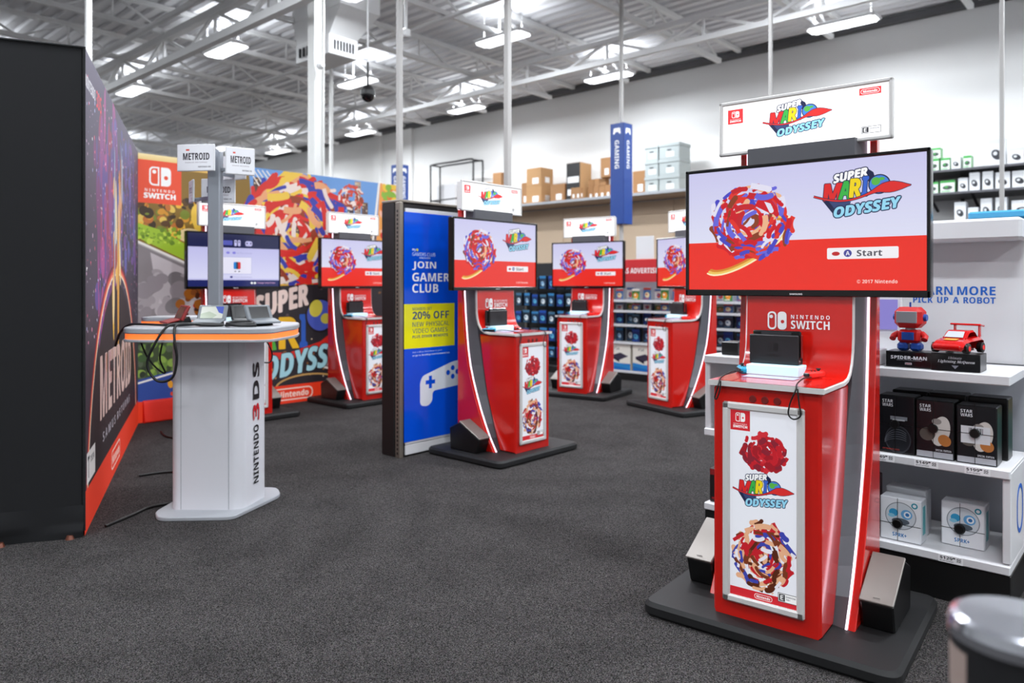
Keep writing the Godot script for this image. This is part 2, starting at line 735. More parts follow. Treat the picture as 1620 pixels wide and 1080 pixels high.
func build_shell():
	var um = (U0 + U1) / 2
	var vm = (V0 + V1) / 2
	struct("floor", box_mesh(Vector3(U1 - U0 + 0.6, 0.2, V1 - V0 + 0.6)), MATS.carpet, up(um, -0.1, vm), "charcoal speckled loop carpet covering the shop floor", "floor")
	var wb = struct("wall_back", box_mesh(Vector3(U1 - U0 + 0.6, DECK + 0.3, 0.3)), MATS.wall_paint, up(um, DECK / 2 + 0.1, V1 + 0.15), "tall white painted wall behind the stock shelf", "wall")
	# shallow pilasters of the wall panels left of the stock shelf
	for u in [-17.0, -15.62, -15.75]:
		obj("pilaster", box_mesh(Vector3(0.28, DECK, 0.10), 0.01), MATS.wall_paint, wb, Vector3(u - um, -0.1, 0.2))
	struct("wall_left", box_mesh(Vector3(0.3, DECK + 0.3, V1 - V0 + 0.6)), MATS.wall_paint, up(U0 - 0.15, DECK / 2 + 0.1, vm), "white painted end wall far beyond the posters", "wall")
	struct("wall_right", box_mesh(Vector3(0.3, DECK + 0.3, V1 - V0 + 0.6)), MATS.wall_paint, up(U1 + 0.15, DECK / 2 + 0.1, vm), "white painted side wall of the shop", "wall")
	struct("wall_front", box_mesh(Vector3(U1 - U0 + 0.6, DECK + 0.3, 0.3)), MATS.wall_paint, up(um, DECK / 2 + 0.1, V0 - 0.15), "white painted front wall of the shop", "wall")
	# ribbed steel deck: flutes run along the back wall
	var s := Shape.new()
	var v = V0 - 0.3
	while v < V1 + 0.3:
		var prof = [[v, 0.0], [v + 0.11, 0.0], [v + 0.135, 0.045], [v + 0.205, 0.045], [v + 0.23, 0.0]]
		for i in 4:
			var a = prof[i]
			var b = prof[i + 1]
			var n = Vector3(0, -(b[0] - a[0]), -(b[1] - a[1])).normalized()
			s.quad(up(U0 - 0.3, DECK + a[1], a[0]), up(U1 + 0.3, DECK + a[1], a[0]), up(U1 + 0.3, DECK + b[1], b[0]), up(U0 - 0.3, DECK + b[1], b[0]), n)
		v += 0.23
	s.box(up(um, DECK + 0.16, vm), Vector3(U1 - U0 + 0.6, 0.12, V1 - V0 + 0.6))
	struct("ceiling", s.mesh(), MATS.deck_paint, Vector3.ZERO, "ribbed white steel roof deck above the joists", "ceiling")
	# angle along the top of the back wall that carries the joists
	struct("trim_1", box_mesh(Vector3(U1 - U0, 0.12, 0.14), 0.01), mat("ledger_grey", Color(0.32, 0.32, 0.33), 0.6), up(um, DECK - 0.09, V1 - 0.08), "dark steel ledger under the roof deck along the white wall", "ledger")


func bar(p: Vector3, q: Vector3, w):
	# a square bar between two points: [mesh, transform] with a unit-long shared mesh
	var d = q - p
	var z = d.normalized()
	var x = Vector3.UP.cross(z)
	x = (Vector3.RIGHT if x.length() < 1e-3 else x).normalized()
	var y = z.cross(x).normalized()
	return Transform3D(Basis(x, y, z).scaled_local(Vector3(w, w, d.length())), (p + q) / 2)


func add_bar(called, parent, p, q, w, m):
	var o = obj(called, box_mesh(Vector3.ONE), m, parent)
	o.transform = bar(p, q, w)
	return o


func truss(t, length, top, bottom, step, chord, web, inset):
	var m = MATS.steel_white
	add_bar("top_chord", t, Vector3(0, top, 0), Vector3(0, top, -length), chord, m)
	add_bar("bottom_chord", t, Vector3(0, bottom, -inset), Vector3(0, bottom, -length + inset), chord, m)
	var n = int(round((length - 2 * inset) / step))
	for i in n:
		var a = inset + i * step
		add_bar("web_bar", t, Vector3(0, bottom, -a), Vector3(0, top, -(a + step / 2)), web, m)
		add_bar("web_bar", t, Vector3(0, top, -(a + step / 2)), Vector3(0, bottom, -(a + step)), web, m)
		add_bar("web_post", t, Vector3(0, bottom, -(a + step / 2)), Vector3(0, top, -(a + step / 2)), web * 0.8, m)


func build_trusses():
	var proto = null
	for k in 13:
		var u = -2.2 - k * 1.93
		var at = up(u, 0, 1.2)
		var label = "white open web steel roof joist running up to the back wall"
		if proto == null:
			proto = thing("roof_joist", label, "joist", at, 0.0, "roof joists under the deck")
			truss(proto, 11.9, DECK - 0.05, 5.26, 1.45, 0.075, 0.032, 0.85)
		else:
			copy(proto, at, 0.0)
	# girder across the joists, with its pipe
	var g = thing("roof_girder", "deep white steel girder truss crossing beneath the roof joists", "girder", up(1.0, 0, 5.03), PI / 2)
	truss(g, 26.0, 5.19, 4.80, 1.7, 0.11, 0.045, 0.2)
	var g2 = thing("roof_girder", "distant white steel girder truss near the back wall", "girder", up(1.0, 0, 9.9), PI / 2)
	truss(g2, 26.0, 5.20, 4.88, 1.7, 0.08, 0.04, 0.2)
	var p = obj("sprinkler_pipe", Shape.new().tube([up(0, 5.10, 4.55), up(-25, 5.10, 4.55)], 0.045, 10).mesh(), MATS.steel_white)
	tag(p, "long white sprinkler pipe beside the deep roof girder", "pipe")
	var p2 = obj("sprinkler_pipe", Shape.new().tube([up(-1, 5.19, 7.4), up(-26, 5.19, 7.4)], 0.03, 8).mesh(), MATS.steel_white)
	tag(p2, "thin white sprinkler pipe strung between the roof joists", "pipe")


func build_air_and_poles():
	# main white steel column: two flanges and a web
	var t = thing("steel_column", "broad white steel column behind the character poster wall", "column", up(-8.40, 0, 5.49))
	obj("flange", box_mesh(Vector3(0.16, 5.62, 0.016), 0.004), MATS.column_white, t, Vector3(0, 2.81, 0.07))
	obj("flange", box_mesh(Vector3(0.16, 5.62, 0.016), 0.004), MATS.column_white, t, Vector3(0, 2.81, -0.07))
	obj("web_plate", box_mesh(Vector3(0.10, 5.62, 0.125)), MATS.column_white, t, Vector3(0, 2.81, 0))
	var sp = Shape.new().lathe([Vector2(0, 0.06), Vector2(0.045, 0.05), Vector2(0.05, 0), Vector2(0.03, -0.05), Vector2(0, -0.05)], 14, Transform3D(Basis(Vector3.BACK, PI / 2), Vector3.ZERO))
	obj("floodlight", sp.mesh(), MATS.steel_white, t, Vector3(0.14, 4.13, 0.02))
	# poles: square posts that run from the floor to the roof
	for a in [["slim grey square post rising behind the blue promo panel", -6.258, 5.131, 0.055, "pole_grey"], ["slim grey square post rising behind the kiosk next to the promo panel", -5.725, 6.283, 0.067, "pole_grey"], ["thin grey post carrying the blue pillar sign", -5.872, 8.842, 0.045, "pole_grey"],
			["thin grey post standing behind the large header sign", -3.07, 7.328, 0.034, "pole_grey"], ["thin grey post standing behind the robot shelf", -1.238, 8.305, 0.036, "pole_grey"], ["white post rising behind the black fabric wall", -9.305, 3.06, 0.06, "column_white"], ["distant thin white post beside the broad steel column", -11.486, 7.824, 0.055, "column_white"]]:
		var p = thing("roof_post", a[0], "post", up(a[1], 0, a[2]))
		obj("shaft", box_mesh(Vector3(a[3], 5.6, a[3]), 0.004), MATS[a[4]], p, Vector3(0, 2.8, 0))
		obj("foot_plate", box_mesh(Vector3(a[3] * 2, 0.012, a[3] * 2), 0.003), MATS[a[4]], p, Vector3(0, 0.006, 0))
	# small fitting hanging by the post over the promo panel
	var tw = thing("hanging_sensor", "white sensor tube hanging from the roof near the grey post", "sensor", up(-6.983, 4.35, 5.824))
	obj("tube", Shape.new().tube([Vector3(0, 0.05, 0), Vector3(0, 1.25, 0)], 0.02, 8).mesh(), MATS.steel_white, tw)
	obj("head", box_mesh(Vector3(0.09, 0.10, 0.09), 0.015), MATS.steel_white, tw)
	# dome camera
	var cam = thing("dome_camera", "black dome security camera hanging on a rod from the roof", "camera", up(-6.919, 3.485, 5.208))
	obj("rod", Shape.new().tube([Vector3(0, 0.09, 0), Vector3(0, 0.36, 0)], 0.014, 8).mesh(), MATS.plastic_black, cam)
	obj("conduit", Shape.new().tube([Vector3(0, 0.36, 0), Vector3(0, 2.1, 0)], 0.010, 8).mesh(), MATS.steel_white, cam)
	obj("housing", Shape.new().lathe([Vector2(0, -0.02), Vector2(0.085, -0.02), Vector2(0.085, 0.03), Vector2(0.05, 0.085), Vector2(0, 0.10)], 20).mesh(), MATS.plastic_black, cam)
	var dome := []
	for i in 9:
		var a = PI / 2 * i / 8
		dome.append(Vector2(0.08 * sin(a), -0.02 - 0.08 * cos(a)))
	obj("dome", Shape.new().lathe(dome, 20).mesh(), mat("dome_smoke", Color(0.03, 0.03, 0.035), 0.05), cam)
	# air diffuser on the end of a duct
	var d = thing("air_diffuser", "white air supply diffuser with louvre grilles under a square duct", "air diffuser", up(-9.47, 4.60, 6.37))
	obj("plenum", box_mesh(Vector3(0.88, 0.28, 0.50), 0.01), MATS.steel_white, d, Vector3(0, 0.15, 0))
	var duct := Shape.new()
	var lo = [Vector3(-0.42, 0.28, 0.24), Vector3(0.42, 0.28, 0.24), Vector3(0.42, 0.28, -0.24), Vector3(-0.42, 0.28, -0.24)]
	var hi = [Vector3(-0.46, 0.62, 0.28), Vector3(0.75, 0.62, 0.28), Vector3(0.75, 0.62, -0.40), Vector3(-0.46, 0.62, -0.40)]
	for i in 4:
		var j = (i + 1) % 4
		duct.face([lo[i], lo[j], hi[j], hi[i]], (lo[i] + lo[j] + hi[i] + hi[j]) / 4 - Vector3(0.05, 0.5, 0))
	duct.box(Vector3(0.145, 0.82, -0.06), Vector3(1.24, 0.40, 0.70), 0.01)
	obj("duct", duct.mesh(), MATS.steel_white, d)
	for i in 7:
		obj("louvre", box_mesh(Vector3(0.012, 0.14, 0.045), 0.003), MATS.plastic_dark, d, Vector3(0.443, 0.15, -0.16 + i * 0.053), Vector3(0, 0.5, 0))
		obj("louvre", box_mesh(Vector3(0.06, 0.14, 0.012), 0.003), MATS.plastic_dark, d, Vector3(-0.30 + i * 0.10, 0.15, 0.253), Vector3(0, 0.5, 0))


# ------------------------------------------------------------------ prints
func col(h):
	return Color.html(h)


# the two-handled console mark with its two lines of lettering, in a square of side s
func draw_console_mark(p, x, y, s, bg, fg = Color.WHITE):
	p.rect(x, y, s, s, bg)
	var cx = x + s * 0.5
	var ty = y + s * 0.14
	var hh = s * 0.44
	var ww = s * 0.23
	p.rrect(cx - ww - s * 0.012, ty, ww, hh, ww * 0.42, fg)
	p.rect(cx - ww * 0.55, ty, ww * 0.55 - s * 0.012, hh, fg)
	p.rrect(cx - ww + s * 0.024, ty + s * 0.038, ww - s * 0.07, hh - s * 0.076, ww * 0.30, bg)
	p.rect(cx - ww * 0.55, ty + s * 0.038, ww * 0.55 - s * 0.05, hh - s * 0.076, bg)
	p.ell(cx - ww * 0.56, ty + hh * 0.27, s * 0.045, s * 0.045, fg)
	p.rrect(cx + s * 0.025, ty, ww, hh, ww * 0.42, fg)
	p.rect(cx + s * 0.025, ty, ww * 0.5, hh, fg)
	p.ell(cx + s * 0.025 + ww * 0.5, ty + hh * 0.55, s * 0.047, s * 0.047, bg)
	p.text("N I N T E N D O", x + s * 0.16, y + s * 0.66, s * 0.68, s * 0.065, fg)
	p.text("SWITCH", x + s * 0.14, y + s * 0.76, s * 0.72, s * 0.12, fg, {"fat": s * 0.006})


func draw_badge(p, x, y, ww, hh, bg, fg):
	p.rrect(x, y, ww, hh, hh * 0.45, fg)
	p.rrect(x + hh * 0.10, y + hh * 0.10, ww - hh * 0.2, hh * 0.8, hh * 0.38, bg)
	p.text("Nintendo", x + hh * 0.42, y + hh * 0.24, ww - hh * 0.84, hh * 0.5, fg, {"fat": hh * 0.015})


# three stacked lines of a game title, each word lettered and coloured as printed; w across
func draw_title(p, x, y, w):
	var h = w * 0.587
	var ink = col("20264a")
	var at = func(a, b): return Vector2(x + w * a, y + h * b)
	# dark blue depth of the letters, running down to a point
	p.poly(PackedVector2Array([at.call(0.09, 0.60), at.call(0.25, 0.98), at.call(0.36, 0.86), at.call(0.40, 0.66)]), col("3c4a78"))
	p.poly(PackedVector2Array([at.call(0.09, 0.60), at.call(0.25, 0.98), at.call(0.28, 0.92), at.call(0.16, 0.62)]), ink)
	p.poly(PackedVector2Array([at.call(0.54, 0.0), at.call(0.63, 0.12), at.call(0.66, 0.30), at.call(0.60, 0.40), at.call(0.56, 0.18)]), ink)
	p.text("SUPER", x + w * 0.217, y + h * 0.115, w * 0.35, h * 0.165, Color.WHITE, {"rise": 0.17, "edge": ink, "edge_w": w * 0.016, "fat": w * 0.006, "lean": 0.1})
	var letters = [["M", 0.11, 0.18, 0.29, 0.32, "e02a2a"], ["A", 0.272, 0.125, 0.26, 0.34, "3db54a"], ["R", 0.385, 0.115, 0.225, 0.35, "f6da20"], ["I", 0.512, 0.052, 0.20, 0.36, "3a66d0"]]
	for q in letters:
		p.text(q[0], x + w * q[1], y + h * q[3], w * q[2], h * q[4], col(q[5]), {"edge": ink, "edge_w": w * 0.015, "fat": w * 0.008, "lean": 0.08})
	p.ell(x + w * 0.69, y + h * 0.36, w * 0.112, w * 0.112, ink)
	p.ell(x + w * 0.69, y + h * 0.36, w * 0.100, w * 0.100, col("4a86e0"))
	p.ell(x + w * 0.655, y + h * 0.30, w * 0.045, w * 0.045, col("5cb84a"), 0.5)
	p.ell(x + w * 0.735, y + h * 0.38, w * 0.030, w * 0.040, col("7a6ac8"), -0.4)
	p.ell(x + w * 0.715, y + h * 0.26, w * 0.030, w * 0.018, col("5cb84a"))
	# plain red band sweeping under the word and swelling at its end
	var top := []
	var low := []
	for i in 25:
		var t = i / 24.0
		var mid = 0.52 + 0.17 * sin(minf(1.0, t * 1.45) * PI) * 0.9 - 0.10 * t
		var thick = 0.018 + 0.10 * exp(-pow((t - 0.80) / 0.14, 2.0))
		if t > 0.93:
			thick *= (1.0 - t) / 0.07 + 0.15
		top.append(at.call(t, mid - thick))
		low.append(at.call(t, mid + thick * 0.75))
	low.reverse()
	p.line(top, w * 0.012, ink)
	p.line(low, w * 0.012, ink)
	p.poly(PackedVector2Array(top + low), col("e0302e"))
	p.text("ODYSSEY", x + w * 0.215, y + h * 0.765, w * 0.67, h * 0.20, col("9adcf6"), {"rise": 0.125, "edge": ink, "edge_w": w * 0.017, "fat": w * 0.006, "lean": 0.12})


# stand-in for a painted picture: an abstract whirl of short brush strokes in its colours
func draw_whirl(p, cx, cy, rx, ry, n, seed_, cols, width):
	var r := RandomNumberGenerator.new()
	r.seed = seed_
	for i in n:
		var k = sqrt(r.randf())
		var a = r.randf_range(0, TAU)
		var mid = Vector2(cx + cos(a) * rx * k, cy + sin(a) * ry * k)
		var dir = a + PI / 2 + r.randf_range(-0.5, 0.5)
		var l = r.randf_range(0.10, 0.26) * minf(rx, ry)
		var bend = r.randf_range(-0.35, 0.35)
		var pts := []
		for q in 6:
			var t = (q - 2.5) / 2.5
			pts.append(mid + Vector2.from_angle(dir + bend * t) * l * t)
		p.line(pts, width * r.randf_range(0.5, 1.3), cols[r.randi() % cols.size()])


func draw_streak(p, x, y, s):
	for k in 3:
		p.arc(x + s * 0.46, y + s * 0.74, s * (0.52 + k * 0.03), s * (0.16 + k * 0.02), -0.5, PI * 0.95, s * (0.04 - k * 0.010), [col("d98a2c"), col("f3c860"), col("fff2c0")][k], -0.55)


func print_screen():
	var p = Print.new(self, 1024, 576, col("d9d9f4"))
	p.vgrad(0, 0, 1024, 370, col("cfcdf2"), col("e2e4f8"))
	p.rect(0, 350, 1024, 226, col("ee3226"))
	p.poly(PackedVector2Array([Vector2(0, 346), Vector2(1024, 346), Vector2(1024, 360), Vector2(0, 360)]), col("ee3226"))
	draw_streak(p, 100, 70, 400)
	var whirl = [col("d01a28"), col("e3352c"), col("4a48c4"), col("6a68dc"), col("e6e4f6"), col("f0b890"), col("8c4024"), col("d01a28"), col("c8242c")]
	draw_whirl(p, 310, 250, 190, 170, 170, 41, whirl, 22)
	draw_title(p, 585, 40, 380)
	p.rrect(640, 388, 280, 50, 6, col("f6f4f8"))
	p.ell(676, 414, 16, 9, col("c22a2e"))
	p.ell(724, 413, 16, 16, col("4a4a9a"))
	p.text("A", 716, 404, 16, 18, Color.WHITE)
	p.text("Start", 760, 400, 98, 27, col("55535e"))
	p.text("© 2017 Nintendo", 760, 528, 156, 17, col("ffe0dc"))
	return p.done()


func print_setup_screen():
	var p = Print.new(self, 1024, 576, col("c9c8f4"))
	p.rect(0, 0, 1024, 150, col("23264f"))
	p.vgrad(0, 150, 1024, 340, col("c4c3f0"), col("dcdcfa"))
	p.rect(0, 506, 1024, 70, col("232a66"))
	p.rrect(370, 70, 110, 52, 8, col("5a5fb8"))
	for x in [500, 540]:
		p.rrect(x, 62, 30, 68, 12, col("c6c4f2"))
		p.ell(x + 15, 84, 7, 7, col("23264f"))
	p.rrect(625, 70, 80, 56, 20, col("c6c4f2"))
	p.ell(645, 96, 9, 9, col("23264f"))
	p.ell(688, 96, 9, 9, col("23264f"))
	p.ell(430, 205, 20, 14, col("8a86e0"))
	p.ell(498, 205, 20, 14, col("8a86e0"))
	p.text("to the console", 530, 196, 170, 18, col("9c9ad0"), {"font": "thin"})
	p.rect(345, 250, 354, 190, col("aeb0e0"))
	p.rect(349, 254, 346, 182, col("eceafc"))
	p.rrect(492, 305, 34, 80, 14, col("2b86d8"))
	p.rrect(538, 305, 34, 80, 14, col("e23a3a"))
	p.rect(521, 305, 22, 80, col("444450"))
	p.ell(512, 410, 10, 6, col("55535e"))
	p.ell(556, 410, 10, 6, col("55535e"))
	p.ell(468, 472, 16, 12, col("44428a"))
	p.text("Press the buttons", 500, 464, 200, 18, col("9c9ad0"), {"font": "thin"})
	p.ell(700, 538, 14, 12, Color.WHITE)
	p.ell(736, 538, 14, 12, Color.WHITE)
	p.text("Change Grip/Order", 760, 528, 220, 20, col("f0b8e0"))
	return p.done()


func print_header():
	var p = Print.new(self, 1024, 344, Color.WHITE)
	draw_console_mark(p, 34, 34, 104, col("e0353a"))
	draw_title(p, 270, 26, 430)
	p.rect(858, 20, 122, 46, col("e0353a"))
	draw_badge(p, 866, 27, 106, 32, col("e0353a"), Color.WHITE)
	p.rect(870, 272, 110, 46, col("555560"))
	p.rect(873, 275, 104, 40, Color.WHITE)
	p.rect(876, 278, 34, 34, col("333338"))
	p.text("E", 884, 283, 16, 24, Color.WHITE)
	p.text("EVERYONE", 915, 284, 56, 9, col("777780"))
	return p.done()


func print_cabinet():
	var p = Print.new(self, 400, 1080, col("f3f5fd"))
	draw_console_mark(p, 6, 6, 118, col("d82a35"))
	# stand-in for the painted picture
	draw_whirl(p, 206, 236, 130, 104, 110, 44, [col("c9202c"), col("d8303a"), col("a81c28"), col("8e2434"), col("c9202c")], 24)
	draw_title(p, 20, 350, 356)
	# and below the title
	draw_whirl(p, 200, 820, 168, 190, 190, 43, [col("7d3a20"), col("eeb58e"), col("c9202c"), col("3f48b0"), col("f0eef8"), col("c9202c"), col("eeb58e"), col("5a2814")], 24)
	p.rect(0, 1028, 400, 52, col("d82a35"))
	draw_badge(p, 150, 1038, 104, 30, col("d82a35"), Color.WHITE)
	p.rect(286, 1000, 108, 50, col("444448"))
	p.rect(289, 1003, 102, 44, Color.WHITE)
	p.rect(292, 1006, 34, 38, col("333338"))
	p.text("E", 300, 1012, 18, 26, Color.WHITE)
	p.text("EVERYONE", 332, 1012, 54, 9, col("666670"))
	p.text("10+", 332, 1026, 24, 9, col("666670"))
	return p.done()


func scatter(p, r, x0, y0, x1, y1, n, smin, smax, cols):
	for i in n:
		var s = r.randf_range(smin, smax)
		p.ell(r.randf_range(x0, x1), r.randf_range(y0, y1), s, s * r.randf_range(0.5, 1.0), cols[r.randi() % cols.size()], r.randf_range(0, PI))


func print_wall_poster():
	var r := RandomNumberGenerator.new()
	r.seed = 21
	var p = Print.new(self, 1600, 1280, col("b9b3b4"))
	# upper left: sunlit harvest slope
	p.poly(PackedVector2Array([Vector2(0, 0), Vector2(620, 0), Vector2(620, 700), Vector2(0, 420)]), col("8a6a24"))
	p.vgrad(0, 0, 420, 60, col("ffe9b0"), col("e8b85c"))
	scatter(p, r, 0, 200, 420, 420, 160, 8, 26, [col("d9962c"), col("f0b83a"), col("5a3a16"), col("7c8a2a"), col("e8c45a"), col("3c2a12"), col("c4702a")])
	p.ell(330, 320, 60, 110, col("f2c94c"), -0.5)
	p.ell(250, 380, 60, 36, col("f3d9a0"))
	p.poly(PackedVector2Array([Vector2(0, 330), Vector2(110, 360), Vector2(240, 430), Vector2(240, 510), Vector2(0, 400)]), col("a6c832"))
	scatter(p, r, 0, 350, 200, 420, 60, 4, 14, [col("c8e04a"), col("86a824"), col("6a8a1e")])
	# middle left: grey stone mist
	p.poly(PackedVector2Array([Vector2(0, 430), Vector2(620, 700), Vector2(620, 1000), Vector2(0, 1090)]), col("8d8488"))
	p.poly(PackedVector2Array([Vector2(60, 470), Vector2(330, 590), Vector2(300, 880), Vector2(120, 860)]), col("c9bfc4"))
	scatter(p, r, 0, 560, 380, 880, 70, 12, 50, [col("a79da2"), col("7d767a"), col("b9afb4"), col("948a90")])
	p.poly(PackedVector2Array([Vector2(0, 840), Vector2(120, 800), Vector2(420, 980), Vector2(420, 1060), Vector2(0, 1080)]), col("3c4a2e"))
	scatter(p, r, 0, 860, 320, 1060, 90, 8, 26, [col("3f5a30"), col("6a8a3a"), col("2c3626"), col("8aa84a"), col("55604a")])
	scatter(p, r, 200, 660, 330, 860, 26, 10, 34, [col("b4341e"), col("8a4a1e"), col("4a2412"), col("a8601e")])
	p.poly(PackedVector2Array([Vector2(0, 1076), Vector2(420, 1000), Vector2(600, 1180), Vector2(0, 1180)]), col("2f4a9a"))
	scatter(p, r, 150, 1060, 460, 1170, 30, 10, 30, [col("e0482c"), col("e8a02c"), col("d8c03a")])
	p.line([Vector2(-10, 414), Vector2(300, 548), Vector2(620, 690)], 11, col("f4eeea"))
	p.line([Vector2(-10, 1094), Vector2(430, 1000)], 9, col("f4eeea"))
	# upper middle and right: city blocks under a blue sky
	p.poly(PackedVector2Array([Vector2(560, 0), Vector2(1420, 0), Vector2(1380, 640), Vector2(620, 640)]), col("6f9fdc"))
	for k in 16:
		var bx = 590 + k * 50 + r.randf_range(-10, 10)
		var bh = r.randf_range(150, 430) if k < 6 or k > 11 else r.randf_range(60, 200)
		var bc = [col("5a4038"), col("8a6a5a"), col("40303a"), col("b09a8c"), col("6a5048")][k % 5]
		p.rect(bx, 430 - bh, 44, bh + 220, bc)
		for yy in range(int(440 - bh), 620, 18):
			for xx in 3:
				if r.randf() < 0.7:
					p.rect(bx + 5 + xx * 13, yy, 7, 9, [col("e8c890"), col("f4e8d0"), col("2c2028")][r.randi() % 3])
	for k in 5:
		p.line([Vector2(560 + k * 26, 10), Vector2(640 + k * 30, 120)], 7, col("f0e8e4"))
	# stand-in for the painted figure: an abstract whirl of brush strokes in its colours
	for k in 4:
		p.arc(930, 470, 300 - k * 22, 150 - k * 12, -0.2, PI * 0.95, 18 - k * 4, [col("c8821e"), col("e8b03a"), col("f8dc8a"), col("fff4d0")][k], -0.35)
	draw_whirl(p, 860, 320, 330, 300, 420, 47, [col("d8281e"), col("e02a22"), col("3a3fa8"), col("eda878"), col("9a3a18"), col("f2ded6"), col("d8281e"), col("3a3fa8"), col("f2c84a")], 34)
	draw_whirl(p, 1210, 110, 90, 70, 60, 48, [col("c83024"), col("d84a34"), col("f2ded6"), col("9a3a18")], 16)
	p.line([Vector2(1418, -10), Vector2(1360, 430)], 16, col("f4eeea"))
	# far right strip
	p.poly(PackedVector2Array([Vector2(1424, 0), Vector2(1600, 0), Vector2(1600, 640), Vector2(1370, 640)]), col("f0a04a"))
	scatter(p, r, 1430, 0, 1600, 620, 120, 10, 34, [col("d8342a"), col("f2c83a"), col("f4b8a0"), col("8ab83a"), col("e87a2a"), col("f8dcc8")])
	# lower middle: night pavement behind the title
	p.poly(PackedVector2Array([Vector2(520, 640), Vector2(1600, 600), Vector2(1600, 1190), Vector2(560, 1190)]), col("2b262b"))
	scatter(p, r, 600, 640, 1600, 1180, 60, 4, 12, [col("d8a060"), col("f0d8b8"), col("8a5a30"), col("5a4a50")])
	p.arc(920, 1190, 200, 60, PI, TAU, 10, col("c89a5a"))
	p.poly(PackedVector2Array([Vector2(990, 1080), Vector2(1180, 1130), Vector2(1180, 980), Vector2(1060, 1040)]), col("a88a8c"))
	p.line([Vector2(960, 1080), Vector2(1200, 1150)], 12, col("efe4dc"))
	# the title
	p.text("SUPER", 600, 690, 320, 118, col("f6dcd4"), {"rise": 0.22, "edge": col("20181c"), "edge_w": 7.0, "fat": 5.0})
	var ls = [["M", 480, 150, "d8281e"], ["A", 610, 110, "4aa83a"], ["R", 740, 120, "f0b81e"], ["I", 868, 44, "2a5ab8"]]
	for k in 4:
		p.text(ls[k][0], ls[k][1], 830 - k * 12, ls[k][2], 150 + k * 10, col(ls[k][3]), {"edge": col("20181c"), "edge_w": 7.0, "fat": 4.0})
	p.ell(1000, 800, 100, 100, col("20181c"))
	p.ell(1000, 800, 88, 88, col("4a5ab8"))
	p.ell(970, 760, 42, 50, col("d8c84a"), 0.4)
	p.ell(1035, 820, 34, 30, col("c8b84a"))
	p.poly(PackedVector2Array([Vector2(560, 985), Vector2(800, 1000), Vector2(1000, 950), Vector2(1180, 830), Vector2(1190, 900), Vector2(1010, 1000), Vector2(800, 1040), Vector2(560, 1015)]), col("d8281e"))
	p.text("ODYSSEY", 640, 1020, 560, 130, col("a8d8e4"), {"rise": 0.14, "edge": col("20181c"), "edge_w": 8.0, "fat": 4.0, "lean": 0.1})
	# console mark and the red foot band
	draw_console_mark(p, 2, 28, 206, col("f0502c"))
	p.rect(0, 1180, 1600, 100, col("f23c1c"))
	draw_badge(p, 700, 1196, 250, 68, col("f23c1c"), col("ffd8cc"))
	return p.done()


func print_space_poster():
	var r := RandomNumberGenerator.new()
	r.seed = 33
	var W = 1336
	var H = 1008
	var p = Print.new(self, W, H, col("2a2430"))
	p.vgrad(0, 0, W, H, col("544a66"), col("2c262c"))  # greyed, lightened palette: reflected haze is mixed into the print colours
	for k in 160:
		var a = r.randf_range(0, TAU)
		var d = r.randf_range(0, 1)
		p.ell(420 + cos(a) * 300 * d, 330 + sin(a) * 330 * d, r.randf_range(6, 40), r.randf_range(20, 90), [col("8a4486"), col("a8488a"), col("5e4a92"), col("74386e"), col("96385a")][r.randi() % 5])
	for k in 90:
		p.ell(r.randf_range(500, 1200), r.randf_range(40, 420), r.randf_range(10, 40), r.randf_range(10, 50), [col("6060a8"), col("524e88"), col("704a92")][r.randi() % 3])
	scatter(p, r, 20, 40, 1300, 620, 420, 1.2, 5.5, [col("ffffff"), col("f4c8e8"), col("ff9ac0"), col("c8d0ff"), col("ff6a8a")])
	# glowing planet rim
	for k in 5:
		p.arc(640, 1000, 620 - k * 5, 560 - k * 5, PI, TAU, 26 - k * 5, [col("5a1c30"), col("a82c3a"), col("e8543c"), col("ffa070"), col("fff0d8")][k])
	p.ell(640, 1010, 590, 520, col("241c20"))
	# upright streaks of orange and yellow light
	for k in 34:
		var x = r.randf_range(520, 780)
		var y = r.randf_range(160, 560)
		p.ell(x, y, r.randf_range(6, 24), r.randf_range(30, 110), [col("e8922c"), col("f4c04a"), col("b8481e"), col("c8d0d8"), col("6a7a9a"), col("8a3a1c"), col("ffe0a0")][r.randi() % 7], r.randf_range(-0.25, 0.25))
	p.ell(650, 470, 26, 210, col("e8a63c"))
	p.ell(560, 300, 14, 190, col("9ab0c8"))
	# the title
	p.text("METROID", 250, 660, 790, 152, col("d8b8b0"), {"fat": 3.0})
	for k in 60:
		var x = r.randf_range(252, 1030)
		var hh = r.randf_range(40, 120)
		_stripe_in(p, x, 664, hh, [col("b84a2a"), col("7a4a6a"), col("f4e4d8"), col("c8862c")][k % 4])
	p.text("S A M U S  R E T U R N S", 300, 850, 700, 24, col("b8b2bc"))
	# lettering by the top edge, rating box, foot band with badge
	p.text("NINTENDO", 14, 50, 150, 26, col("f2f2f6"))
	p.text("3DS", 180, 44, 90, 40, col("f23c4c"))
	p.rect(30, 846, 130, 66, col("e8e4e4"))
	p.text("T", 44, 856, 26, 46, col("333338"))
	p.text("TEEN", 84, 862, 60, 14, col("55555a"))
	p.rect(0, 920, W, H - 920, col("f23c1c"))
	draw_badge(p, 480, 936, 220, 52, col("f23c1c"), col("ffd8cc"))
	return p.done()


# short upright brush marks inside the letters only
func _stripe_in(p, x, y, hh, c):
	for k in int(hh):
		var px = p.im.get_pixel(int(x * 2), int((y + k) * 2))
		if px.r > 0.75 and px.g > 0.6:
			p.rect(x, y + k, 5, 1, c)


